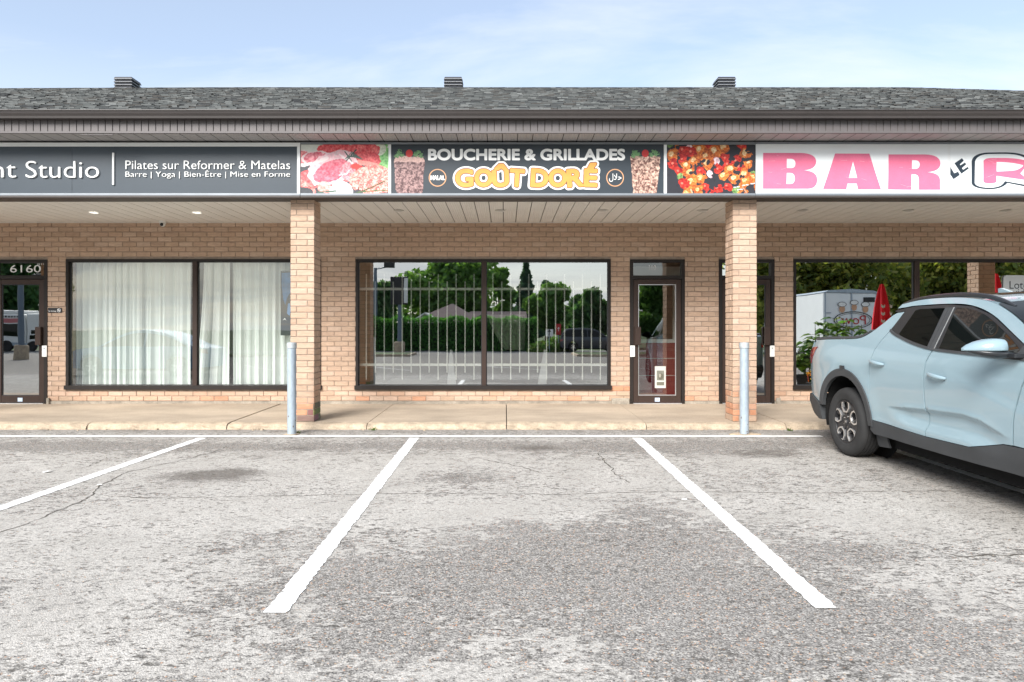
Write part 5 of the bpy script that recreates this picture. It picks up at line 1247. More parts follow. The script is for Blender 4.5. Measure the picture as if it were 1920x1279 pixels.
        sh.panel('belt_moulding', smooth_pts([(1.70, 1.378), (1.78, 1.346), (1.90, 1.314), (2.12, 1.264), (2.42, 1.222), (2.8, 1.208), (3.2, 1.199), (3.59, 1.191)], 3) + smooth_pts([(3.59, 1.208), (3.2, 1.216), (2.8, 1.226), (2.42, 1.239), (2.12, 1.283), (1.90, 1.332), (1.78, 1.365), (1.70, 1.398)], 3), m_clad, w, sd, .010, .02)
        sh.panel('roof_side', cant, m_sky, t, sd, .0, .03)
        sh.panel('tail_lamp', [(.137, .975), (.125, 1.04), (.165, 1.105), (.215, 1.150), (.40, 1.165), (.34, 1.12), (.26, 1.03), (.19, .955)], m_tail, t, sd, .008, .05)
        sh.panel('head_lamp', [(4.45, .80), (4.50, .88), (4.75, .86), (4.80, .80)], m_head, t, sd, .01, .05)
        sh.panel('mirror_sail', [(3.36, 1.222), (3.54, 1.216), (3.40, 1.305)], m_clad, w, sd, .006, .01)
        # handles: shallow cup and bar
        for dd, hx, hz in ((d, 1.655, 1.066), (d2, 2.545, 1.008)):
            e = [(hx + .105 * math.cos(a) * 1.05, hz + .034 * math.sin(a)) for a in [math.tau * i / 20 for i in range(20)]]
            sh.panel('handle_cup', [(x - .012, z + .010) for x, z in e], m_sky, dd, sd, .0012, 0)
            mb = MB(); P = []
            for i in range(13):
                f_ = i / 12; x = hx - .115 + .23 * f_; z = hz + .008 - .026 * f_ ; o = .010 + .034 * math.sin(math.pi * f_) ** .6; P.append((x, sd * (hw(x, z) + o), z))
            mb.tube(P, [.010 + .009 * math.sin(math.pi * i / 12) ** .5 for i in range(13)], 10); mb.build('handle', m_sky, dd, True, local=True)
        # mirror: painted cap bulging forward, dark base below, arm to the door
        yd = hw(3.42, 1.22) + .035; DX = -.09
        def cap(rowsdef, mat, nm, par):
            rows = []; n = 18
            for yo, xr, dp, zc, up, dn in rowsdef:      # lateral offset, rear plane x, forward bulge, centre height, half heights
                r_ = []
                for k in range(n + 1):
                    a = -math.pi / 2 + math.pi * k / n; hh = up if a > 0 else dn
                    r_.append((xr + DX + dp * max(0, math.cos(a)) ** .6, sd * (yd + yo), zc + hh * math.copysign(abs(math.sin(a)) ** .8, a)))
                rows.append(r_)
            v, f = gridmesh(rows); mb = MB(); mb.add(v, f if sd < 0 else [q[::-1] for q in f]); mb.add(rows[-1], [tuple(range(n + 1))]); mb.add(rows[0], [tuple(range(n + 1))[::-1]])
            return mb.build(nm, mat, par, True, local=True)
        mm = cap([(.03, 3.40, .060, 1.272, .070, .010), (.055, 3.395, .090, 1.272, .082, .014), (.11, 3.385, .110, 1.272, .083, .016), (.17, 3.37, .108, 1.271, .075, .016), (.22, 3.345, .095, 1.270, .058, .014), (.262, 3.325, .068, 1.267, .036, .010), (.287, 3.31, .030, 1.264, .012, .006)], m_sky, 'mirror', t)
        cap([(-.03, 3.42, .05, 1.232, .014, .014), (.04, 3.405, .075, 1.236, .028, .030), (.11, 3.385, .100, 1.240, .030, .038), (.17, 3.37, .098, 1.245, .026, .032), (.225, 3.345, .08, 1.251, .018, .020), (.272, 3.32, .04, 1.259, .007, .007)], m_trim, 'mirror_base', mm)
        MB().box(3.33, 3.45, min(sd * (yd - .12), sd * (yd + .05)), max(sd * (yd - .12), sd * (yd + .05)), 1.215, 1.243).build('mirror_arm', m_trim, mm, local=True)
        MB().add([(3.282, sd * (yd + .05), 1.262), (3.250, sd * (yd + .235), 1.262), (3.255, sd * (yd + .215), 1.318), (3.284, sd * (yd + .06), 1.338)], [(0, 1, 2, 3)]).build('mirror_glass', m_cglass, mm, local=True)
        # roof rail
        P = smooth_pts([(1.55, sd * .67, 1.575), (1.66, sd * .675, 1.640), (1.95, sd * .69, 1.690), (2.40, sd * .695, 1.712), (2.72, sd * .69, 1.698), (2.92, sd * .68, 1.656), (3.06, sd * .67, 1.600)], 6)
        MB().tube(P, [.012 + .010 * math.sin(math.pi * i / (len(P) - 1)) ** .5 for i in range(len(P))], 10).build('roof_rail', m_trim, t, True, local=True)
        for x in (AX, BX_): wheel(t, x, sd * .815, .372, sd)
        for cx in (AX, BX_):  # wheel well liner
            rows = []
            for a in range(-20, 201, 10): rows.append([(cx + .470 * math.cos(R(a)), sd * y, AZ + .470 * math.sin(R(a))) for y in (.90, .55)])
            v, f = gridmesh(rows); mb = MB().add(v, f); mb.add([(cx + .46 * math.cos(R(a)), sd * .56, AZ + .46 * math.sin(R(a))) for a in range(0, 360, 15)], [tuple(range(24))]); mb.build('wheel_well', m_under, t, local=True)
        sh.panel('mud_flap', [(1.475, .34), (1.475, .20), (1.50, .185), (1.66, .20), (1.66, .34)], m_clad, t, sd, -.05, .02)
    # roof, glass, hood, tail
    topx = [1.70, 1.80, 2.0, 2.2, 2.40, 2.55, 2.70, 2.83, 2.95]; topz = [1.638, 1.656, 1.680, 1.688, 1.690, 1.684, 1.672, 1.652, 1.625]; rows = []
    for x, z in zip(topx, topz):
        y = hw(x, z) - .004; rows.append([(x, y * k / 8, z - .004 + .055 * (1 - (k / 8) ** 2)) for k in range(-8, 9)])
    MB().add(*gridmesh(rows)).build('roof', m_sky, t, True, local=True)
    rows = [[(x, y * .05, interp(x, topx, topz) + .0585 - .055 * (y / 16) ** 2 * 1.6) for y in range(-9, 10, 3)] for x in (1.95, 2.1, 2.3, 2.5, 2.65)]
    MB().add(*gridmesh(rows)).build('sunroof', m_cglass, t, True, local=True)
    rows = []
    for i in range(9):
        f_ = i / 8; x = 2.945 + (3.76 - 2.945) * f_; z = interp(x, [2.95, 3.20, 3.50, 3.76], [1.625, 1.52, 1.345, 1.19]); y = hw(x, z) - .006
        rows.append([(x + .20 * f_ * (1 - (k / 8) ** 2) + .03, y * k / 8, z - .012 + .05 * (1 - f_) * (1 - (k / 8) ** 2) + .015) for k in range(-8, 9)])
    MB().add(*gridmesh(rows)).build('windshield', m_cglass, t, True, local=True)
    rows = []
    for x, z in ((3.70, 1.185), (4.0, 1.135), (4.4, 1.07), (4.72, .98), (4.83, .88)): y = hw(x, z) - .004; rows.append([(x + .12 * (1 - (k / 8) ** 2), y * k / 8, z + .06 * (1 - (k / 8) ** 2)) for k in range(-8, 9)])
    MB().add(*gridmesh(rows)).build('hood', m_sky, t, True, local=True)
    rows = []
    for x, z in ((4.83, .88), (4.87, .80), (4.87, .62), (4.82, .48), (4.70, .34)): y = hw(x, z); rows.append([(x + .12 * (1 - (k / 8) ** 2), y * k / 8, z + (.062 * (1 - (k / 8) ** 2) if z > .87 else .02)) for k in range(-8, 9)])
    MB().add(*gridmesh(rows)).build('front_bumper', m_clad, t, True, local=True)
    mb = MB()
    for k in range(4): mb.bbox(4.97, 5.0, -.55, .55, .60 + k * .055, .625 + k * .055, .008)
    mb.build('grille', m_chrome, t, local=True); MB().bbox(4.99, 5.0, -.16, .16, .47, .56, .003).build('number_plate', m_white, t, local=True)
    rows = []
    for x, z in ((1.66, 1.632), (1.58, 1.56), (1.44, 1.42), (1.32, 1.30)): y = hw(x, z) - .05; rows.append([(x, y * k / 4, z + .03 * (1 - (k / 4) ** 2)) for k in range(-4, 5)])
    MB().add(*gridmesh(rows)).build('rear_window', m_cglass, t, True, local=True)
    rows = []
    for x, z in ((.17, 1.235), (.115, 1.215), (.10, 1.10), (.11, .95), (.14, .78), (.17, .60)): y = hw(.19, z) - .01; rows.append([(x + .05 * (k / 6) ** 4, y * k / 6, z) for k in range(-6, 7)])
    tg = MB().add(*gridmesh(rows)).build('tailgate', m_sky, t, True, local=True); MB().bbox(.085, .10, -.12, .12, 1.03, 1.08, .004).build('handle', m_trim, tg, local=True)
    rows = []
    for x, z in ((.16, .59), (.07, .575), (.05, .50), (.09, .42), (.22, .35)): y = hw(.2, z) + .0; rows.append([(x + .07 * (k / 6) ** 4, y * k / 6, z) for k in range(-6, 7)])
    MB().add(*gridmesh(rows)).build('rear_bumper', m_clad, t, True, local=True)
    mb = MB(); mb.box(.17, 1.40, -.74, .74, .80, .84); mb.box(.16, .19, -.76, .76, .84, 1.225); mb.box(1.38, 1.42, -.76, .76, .84, 1.285); mb.box(.19, 1.38, -.77, -.745, .84, 1.20); mb.box(.19, 1.38, .745, .77, .84, 1.20); mb.build('cargo_bed', m_clad, t, local=True)
    P = smooth_pts([(2.55, 0, 1.745), (2.45, 0, 1.80)], 2); MB().prism([(2.05, 1.735), (2.22, 1.742), (2.07, 1.79), (2.045, 1.785)], -.02, .02).build('antenna', m_sky, t, local=True)
build_pickup()

def simple_car(name, label, loc, heading, paint, kind):
    """ordinary parked car seen only as a reflection: panels, panes, wheels, lamps"""
    t = thing(name, label, 'car', loc, rot=(0, 0, heading)); L, H = (4.6, 1.45) if kind == 'sedan' else (4.5, 1.65); AX, BX_ = .95, L - .93; AZ = .36; belt = .92 if kind == 'sedan' else 1.02
    def hw(x, z):
        p = interp(z, [.2, .5, .8, belt, H], [.84, .89, .89, .86, .62])
        if x < .6: p -= .16 * ((.6 - x) / .6) ** 2
        if x > L - .9: p -= .26 * ((x - L + .9) / .9) ** 2
        return p
    sh = Shell(hw); a0, a1 = aat(AX, AZ, .37, .26, True), aat(AX, AZ, .37, .26, False)
    if kind == 'sedan': top = smooth_pts([(.05, .88), (.5, .98), (.95, 1.0)], 3); hood = [(3.45, .96), (4.2, .84), (L - .05, .66)]; roof = smooth_pts([(.62, .99), (1.15, 1.28), (1.75, H), (2.4, H), (2.85, 1.30), (3.45, .96)], 5)
    else: top = [(.04, 1.0)]; hood = [(3.40, 1.05), (4.1, .98), (L - .05, .78)]; roof = smooth_pts([(.06, 1.02), (.35, 1.5), (.75, H), (2.2, H), (2.75, 1.50), (3.40, 1.05)], 5)
    side = [(.08, .30), (.0, .6)] + top + [(1.5, belt + .02), (3.0, belt + .02)] + hood + [(L, .5), (L - .06, .26)] + arc(BX_, AZ, .37, a0, a1, 18) + arc(AX, AZ, .37, a0, a1, 18)
    win = [(p[0] * .96 + .07, belt + .03 + (p[1] - belt - .05) * .86) for p in roof if p[1] > belt + .06]; win = [(win[0][0], belt + .04)] + win + [(win[-1][0] + .1, belt + .04)]
    for sd in (-1, 1):
        b = sh.panel('body_side', side, paint, t, sd, 0, .05, .12); sh.panel('roof_side', roof + [(3.0, belt + .022), (1.5, belt + .022)], paint, t, sd, 0, .03, .12); w = sh.panel('pane', win, m_cglass, t, sd, .006, .01, .15)
        sh.panel('door_pillar', [(1.98, belt + .04), (2.04, belt + .04), (2.02, H - .06), (1.96, H - .06)], paint, t, sd, .010, .01)
        sh.panel('head_lamp', [(L - .32, .62), (L - .30, .72), (L - .06, .64), (L - .05, .56)], m_head, t, sd, .008, .03); sh.panel('tail_lamp', [(.02, .72), (.05, .86), (.25, .88), (.2, .76)], m_tail, t, sd, .008, .03)
        for x in (AX, BX_): wheel(t, x, sd * .78, .32, sd, .32, .2, False, .21)
    rows = []
    for p in [(.02, .3), (.0, .6)] + top[:1]: rows.append([(p[0] + .05 * (k / 4) ** 2, hw(max(p[0], .05), p[1]) * k / 4, p[1]) for k in range(-4, 5)])
    for p in roof: rows.append([(p[0], hw(p[0], p[1]) * k / 4, p[1] + .03 * (1 - (k / 4) ** 2)) for k in range(-4, 5)])
    for p in hood[1:] + [(L, .5), (L - .06, .26)]: rows.append([(p[0] + .05 * (1 - (k / 4) ** 2), hw(min(p[0], L - .05), p[1]) * k / 4, p[1] + .02) for k in range(-4, 5)])
    MB().add(*gridmesh(rows)).build('body_shell', paint, t, True, local=True)
    i0 = len(roof) // 2 + 3; f = roof[i0:-1]; MB().add(*gridmesh([[(p[0] + .01, (hw(*p) - .09) * k / 4, p[1] + .045 * (1 - (k / 4) ** 2) + .004) for k in range(-4, 5)] for p in f])).build('windshield', m_cglass, t, True, local=True)
    MB().box(.3, L - .4, -.7, .7, .18, .5).build('underbody', m_under, t, local=True)
    return t
simple_car('parked_car', 'bright blue sedan parked across the lot, mirrored in the curtained window', (-9.4, .55, lot_z(.5)), math.pi, M('blue_car_paint', (.32, .56, .85), .55, coat=.0, coord='Object'), 'sedan')
simple_car('parked_car', 'dark grey hatchback at the road edge, mirrored in the barred window', (3.9, -26.2, -.37), R(2), M('dark_car_paint', (.03, .035, .045), .3, coat=.7, coord='Object'), 'hatch')

# ------------------------------------------------------------------ across the lot (seen in the window reflections)
m_grass = M('lawn', (.065, .105, .030), .95, var=.3, vscale=.4, fine=.3, fscale=12)
m_leaf = leaf_mat('leaf'); m_bark = M('bark', (.10, .075, .055), .95, var=.3, vscale=6, stretch=(1, 1, .3))
def flat(name, x0, x1, y0, y1, z, mat, label):
    o = MB().add([(x0, y0, z), (x1, y0, z), (x1, y1, z), (x0, y1, z)], [(0, 1, 2, 3)]).build(name, mat); return tag(o, label, kind='structure')
flat('ground', -700, 700, -900, 700, -.45, m_grass, 'grass ground reaching to the horizon')
flat('road', -200, 200, -29.5, -22.02, -.40, m_road, 'asphalt street beyond the parking lot')
flat('asphalt_yard', 60.01, 140, -22, 9, -.44, m_road, 'asphalt yard beside the parking lot'); flat('asphalt_apron', -140, -60.01, -22, 9, -.44, m_road, 'asphalt apron at the far side of the lot')
def island(x0, x1, y0, y1):
    mb = MB(); mb.bbox(x0, x1, y0, y1, -.42, -.25, .03); o = mb.build('kerb_island', m_kerb); tag(o, 'concrete edged grass island', kind='structure')
    mb = MB(); mb.box(x0 + .15, x1 - .15, y0 + .15, y1 - .15, -.26, -.235); tag(mb.build('grass_verge', m_grass), 'grass on the kerbed island', kind='structure')
island(-26, -5.6, -20.5, -17); island(4.2, 40, -20.5, -17); island(-46, -28, -12, -9)
def leaves(n, sampler, size, pal, rnd, mb, up=.35):
    for _ in range(n):
        p, tn = sampler(); a = Vector((rnd.gauss(0, 1), rnd.gauss(0, 1), rnd.gauss(0, 1) + up)).normalized(); b = a.orthogonal().normalized(); b = Matrix.Rotation(rnd.uniform(0, 6.3), 3, a) @ b; c = a.cross(b)
        s_ = size * rnd.uniform(.6, 1.3); k = rnd.choice(pal); m_ = rnd.uniform(1.2, 2.9) * tn
        mb.add([p - b * s_, p - c * s_ * .55, p + b * s_, p + c * s_ * .55], [(0, 1, 2, 3)], (k[0] * m_, k[1] * m_, k[2] * m_))
PAL = {'dark': [(.035, .072, .032), (.050, .095, .038), (.026, .058, .028)], 'mid': [(.060, .115, .034), (.080, .140, .040), (.045, .090, .030)], 'yellow': [(.125, .135, .036), (.10, .118, .032), (.065, .088, .026), (.175, .165, .045)], 'blue': [(.034, .068, .054), (.045, .082, .062)]}
def tree(name, label, x, y, h, w, pal, seed, n=5200, conifer=False, size=.22, group='trees across the street'):
    rnd = random.Random(seed); t = thing(name, label, 'tree', (x, y, -.42), group); base = Vector((x, y, -.42)); mb = MB()
    th = h * (.92 if conifer else .5); mb.tube([base + Vector((0, 0, -.2)), base + Vector((rnd.uniform(-.1, .1), 0, th * .5)), base + Vector((rnd.uniform(-.2, .2), 0, th))], [h * .028, h * .02, h * .006], 8)
    cl = []
    if not conifer:
        for k in range(15):
            a = rnd.uniform(0, 6.3); rr = w / 2 * rnd.uniform(.25, .72); zc = h * rnd.uniform(.26, .84); c_ = base + Vector((rr * math.cos(a), rr * math.sin(a), zc)); cl.append((c_, w * rnd.uniform(.20, .32)))
            st = base + Vector((0, 0, th * rnd.uniform(.35, .95))); mb.tube([st, (st + c_) / 2 + Vector((0, 0, -.2)), c_], [h * .010, h * .007, h * .003], 6)
        cl.append((base + Vector((0, 0, h * .86)), w * .2))
    mb.build('trunk', m_bark, t, True); cm = MB()
    def samp():
        if conifer:
            f = rnd.random() ** .7; z = h * (.10 + .9 * (1 - f)); r = w / 2 * f * rnd.uniform(.45, 1.02) * (.82 + .18 * math.sin(z * 5)); a = rnd.uniform(0, 6.3); return base + Vector((r * math.cos(a), r * math.sin(a), z - r * .15)), rnd.uniform(.8, 1.2)
        c_, r = rnd.choice(cl); v = Vector((rnd.gauss(0, 1), rnd.gauss(0, 1), rnd.gauss(0, 1))).normalized() * r * rnd.random() ** .4; v.z *= .8; return c_ + v, rnd.uniform(.85, 1.15)
    leaves(int(n * 1.5), samp, size * 1.12, PAL[pal], rnd, cm); cm.build('crown', m_leaf, t, tone=True)
# virtual image at distance dv, real y = 2*YW - dv
def mir(u, dv): return px(u, dv), 2 * YW - dv
def tree_at(name, label, u, vtop, dv, wpx, pal, seed, **k):
    x, y = mir(u, dv); tree(name, label, x, y, (V0 - vtop) * dv / F + CZ + .42, wpx * dv / F, pal, seed, **k)
tree_at('maple_tree', 'broad dark green maple over the house roof, mirrored in the left barred pane', 835, 484, 76, 185, 'mid', 1, n=9000, size=.34)
tree_at('birch_tree', 'dark bushy tree at the left end of the hedge, mirrored beside the lamp post', 722, 525, 70, 90, 'dark', 2, n=4500, size=.30)
tree_at('spruce_tree', 'tall blue green spruce, mirrored in the right barred pane', 986, 486, 78, 84, 'blue', 3, n=5200, conifer=True, size=.28)
tree_at('ash_tree', 'loose pale ash tree between the mullion and the spruce reflection', 940, 492, 84, 66, 'mid', 4, n=3000, size=.34)
tree_at('linden_tree', 'rounded mid green tree right of the spruce reflection', 1030, 527, 70, 75, 'mid', 5, n=4500, size=.28)
tree_at('poplar_tree', 'thin grey green tree behind the linden reflection', 1024, 516, 92, 40, 'blue', 6, n=1500, size=.3)
tree_at('elm_tree', 'dark tree mass at the right edge of the barred window reflection', 1112, 540, 62, 95, 'dark', 7, n=5500, size=.28)
tree_at('walnut_tree', 'dark tree beyond the road sign reflections', 1068, 575, 80, 70, 'dark', 8, n=3500, size=.3)
tree_at('fir_tree', 'dark spreading tree mirrored in the 110 door', 1215, 520, 58, 80, 'mid', 9, n=5000, size=.26)
tree_at('cottonwood_tree', 'dark broad tree mirrored in the 6160 door', 30, 440, 78, 170, 'dark', 10, n=6000, size=.36)
tree_at('cottonwood_tree', 'tall dark tree behind the white motorhome', -90, 430, 84, 190, 'dark', 11, n=5000, size=.38)
for i, (u, dv, vt, wd, nm, lab) in enumerate(((1400, 44, 452, 170, 'willow_tree', 'yellow green willow behind the food trailer, nearest the 110 door'), (1510, 47, 430, 180, 'honey_locust_tree', 'tall yellow green locust tree straight behind the food trailer'), (1620, 45, 440, 190, 'locust_tree', 'yellow green locust tree behind the red umbrella reflection'),
                                  (1730, 48, 430, 190, 'robinia_tree', 'yellow green tree mirrored at the bar window mullion'), (1850, 45, 435, 190, 'acacia_tree', 'yellow green tree mirrored beside the third pillar'), (1960, 47, 440, 190, 'sumac_tree', 'yellow green tree mirrored behind the lottery sign'))):
    tree_at(nm, lab, u, vt, dv, wd, 'yellow', 20 + i, n=5200, size=.20, group='yellow green trees behind the trailer')
def hedge():
    rnd = random.Random(5); dv = 51.5; x0, x1 = px(640, dv), px(1006, dv); y = 2 * YW - dv; o = thing('cedar_hedge', 'long clipped dark green cedar hedge across the street', 'hedge', ((x0 + x1) / 2, y, -.42)); mb = MB()
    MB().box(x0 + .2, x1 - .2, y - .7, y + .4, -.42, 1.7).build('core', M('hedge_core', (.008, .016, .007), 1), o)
    def s_():
        q = rnd.random(); x = rnd.uniform(x0, x1); top = 2.0 + .1 * math.sin(x * 3) + rnd.gauss(0, .05)
        if q < .75: return Vector((x, y + .5 + rnd.gauss(0, .10), rnd.uniform(-.42, top))), 1
        return Vector((x, rnd.uniform(y - .8, y + .55), top + rnd.gauss(0, .06))), 1
    leaves(14000, s_, .10, [(.035, .105, .024), (.045, .125, .028), (.024, .075, .018)], rnd, mb); mb.build('foliage', m_leaf, o, tone=True)
hedge()
def bush(u, dv, v, w, seed, lab):
    rnd = random.Random(seed); x, y = mir(u, dv); o = thing('shrub', lab, 'shrub', (x, y, -.42), 'shrubs by the road'); h = (V0 - v) * dv / F + CZ + .42; mb = MB()
    def s_():
        d = Vector((rnd.gauss(0, 1), rnd.gauss(0, 1), abs(rnd.gauss(0, 1)))).normalized() * rnd.random() ** .4; return Vector((x + d.x * w / 2, y + d.y * w / 2, -.42 + d.z * h)), 1
    leaves(1800, s_, .13, PAL['mid'] + [(.10, .11, .04)], rnd, mb); mb.build('foliage', m_leaf, o, tone=True); MB().tube([(x, y, -.45), (x, y, h * .6)], .04, 6).build('stem', m_bark, o)
bush(1018, 49, 640, 2.4, 1, 'low shrub at the right end of the hedge'); bush(1048, 50, 630, 2.6, 2, 'low shrub behind the road signs')
def house():
    dv = 64; y = 2 * YW - dv; X = lambda u: px(u, dv); Z = lambda v: pz(v, dv); m_hr = M('mauve_shingle_roof', (.22, .165, .155), .95, var=.12, vscale=3); m_hw = M('house_wall', (.38, .34, .30), .9)
    t = thing('bungalow_house', 'bungalow with a mauve hipped roof behind the hedge', 'house', ((X(720) + X(985)) / 2, y, -.42))
    MB().box(X(748), X(985), y - 9, y, -.42, Z(604)).build('wall', m_hw, t)
    mb = MB(); a, b = X(770), X(905); pk = X(843); e = Z(603); p = Z(566)
    mb.add([(a, y + .5, e), (b, y + .5, e), (b, y - 9.5, e), (a, y - 9.5, e), (pk, y - 3.5, p), (pk, y - 5.5, p)], [(0, 1, 4), (1, 2, 5, 4), (2, 3, 5), (3, 0, 4, 5)]); mb.build('roof', m_hr, t)
    mb = MB(); mb.add([(X(858), y + .4, e), (X(990), y + .4, e), (X(990), y - 4, Z(582)), (X(880), y - 4, Z(582))], [(0, 1, 2, 3)]); mb.build('side_roof', m_hr, t)
    mb = MB(); g0, g1 = X(766), X(832); gp = (g0 + g1) / 2; mb.prism([(g0, e - .25), (g1, e - .25), (gp, Z(588))], y + .1, y + 1.2); g = mb.build('porch_gable', m_hw, t)
    mb = MB()
    for q in (g0 - .2, g1 + .2): mb.add([(q, y + 1.25, e - .32), (gp, y + 1.25, Z(586.3)), (gp, y + 1.25, Z(588.6)), (q, y + 1.25, e - .55), (q, y - 2, e - .32), (gp, y - 2, Z(586.3))], [(0, 1, 2, 3), (0, 4, 5, 1)])
    mb.build('bargeboard', m_white, g); MB().box(X(912), X(914.5), y - .5, y - .3, Z(608), Z(590)).build('vent_pipe', m_white, t)
    for u in (790, 940): f = MB().box(X(u), X(u + 16), y + .001, y + .06, .4, Z(607)).build('window', m_white, t); MB().box(X(u + 1), X(u + 15), y + .061, y + .07, .5, Z(608)).build('pane', m_cglass, f)
house()
def lamp_post(u, dv, vtop, label, head):
    x, y = mir(u, dv); t = thing('lamp_post', label, 'lamp post', (x, y, -.3)); zt = pz(vtop, dv); m_post = MATS.get('blue_grey_post') or M('blue_grey_post', (.13, .17, .22), .5)
    MB().tube([(x, y, -.3), (x, y, zt)], [.16, .12], 12).build('pole', m_post, t, True); MB().lathe([(.36, -.4), (.36, .35), (.3, .42), (0, .42)], 20, Matrix.Translation((x, y, 0))).build('footing', m_kerb, t, True)
    if head == 'box': MB().bbox(x - .62, x + .55, y - .12, y + .12, zt, zt + 1.9, .03).build('lamp_head', m_black, t); MB().bbox(x + .3, x + .56, y + .121, y + .13, zt + .1, zt + 1.8, .003).build('panel', m_white, t)
    else: MB().tube([(x, y, zt - .1), (x + .9, y, zt + .05)], .05, 8).build('arm', m_post, t); MB().bbox(x + .7, x + 1.5, y - .2, y + .2, zt, zt + .45, .04).build('lamp_head', m_black, t)
lamp_post(749, 46, 571, 'blue grey post with a dark box head, mirrored left in the barred window', 'box')
lamp_post(703, 52, 502, 'tall thin post with a floodlight head at the left edge of the barred window reflection', 'flood')
lamp_post(38, 36, 530, 'thick blue grey post on a concrete footing, mirrored in the 6160 door', 'flood')
def road_sign(u, dv, v0, v1, w, plate, label, arrow):
    x, y = mir(u, dv); t = thing('road_sign', label, 'road sign', (x, y, -.4)); MB().tube([(x, y, -.4), (x, y, pz(v0, dv))], .035, 8).build('pole', m_galv, t)
    MB().box(x - w / 2, x + w / 2, y + .036, y + .05, pz(v1, dv), pz(v0, dv)).build('plate', plate, t)
    zc = (pz(v0, dv) + pz(v1, dv)) / 2; MB().box(x - w * .06, x + w * .06, y + .051, y + .054, zc - w * .4, zc + w * .4).add([(x - w * .25, y + .052, zc + w * .15), (x + w * .25, y + .052, zc + w * .15), (x, y + .052, zc + w * .5)], [(2, 1, 0)]).build('symbol', arrow, t)
m_sred = M('sign_red', (.45, .03, .03), .5)
road_sign(1030, 48, 617, 631, .55, m_white, 'small white road sign at the roadside, mirrored right in the barred window', m_black); road_sign(1047, 49, 607, 628, .35, m_sred, 'narrow red road sign beside the white one at the roadside', m_white)
def motorhome():
    dv = 50; y = 2 * YW - dv; X = lambda u: px(u, dv); t = thing('motorhome', 'white motorhome with a red stripe across the street, mirrored in the 6160 door', 'motorhome', (X(0), y, -.4)); x0, x1 = X(-95), X(46); mb = MB()
    mb.bbox(x0, x1, y - 2.3, y, .1, 2.35, .12); mb.build('body', m_white, t); MB().bbox(X(48), X(76), y - 2.3, y, .15, 2.4, .12).build('rear_body', m_white, t)
    MB().box(x0 + .1, x1 - .1, y + .003, y + .01, 1.75, 2.05).build('red_stripe', M('faded_red', (.50, .16, .17), .5), t); MB().box(x0 + .1, X(75), y + .003, y + .012, .0, .28).build('grey_skirt', m_galv, t)
    for a, b, c, d in ((-90, -60, .9, 1.65), (-50, -20, .9, 1.65), (1, 33, .75, 1.68), (56, 74, .95, 1.25), (54, 74, .55, .85)): MB().bbox(X(a), X(b), y - .02, y + .02, c, d, .01).build('window', m_cglass, t)
    mb = MB()
    for k in range(6): mb.box(X(5 + k * 5), X(8 + k * 5), y + .002, y + .02, 2.12, 2.24)
    mb.build('vent_slot', m_black, t); MB().bbox(x0 + 1, X(36), y - 2, y - .3, 2.36, 2.65, .1).build('roof_pod', m_white, t)
    for u in (-70, 10, 60): wheel(t, X(u), y - .12, 0.0, 1, .4, .24, False, .22) if False else MB().lathe([(0, .1), (.2, .1), (.24, .12), (.38, .12), (.4, .06), (.4, -.1)], 24, Matrix.Translation((X(u), y - .05, .0)) @ Matrix.Rotation(R(-90), 4, 'X')).build('wheel', m_tyre, t, True)
motorhome()
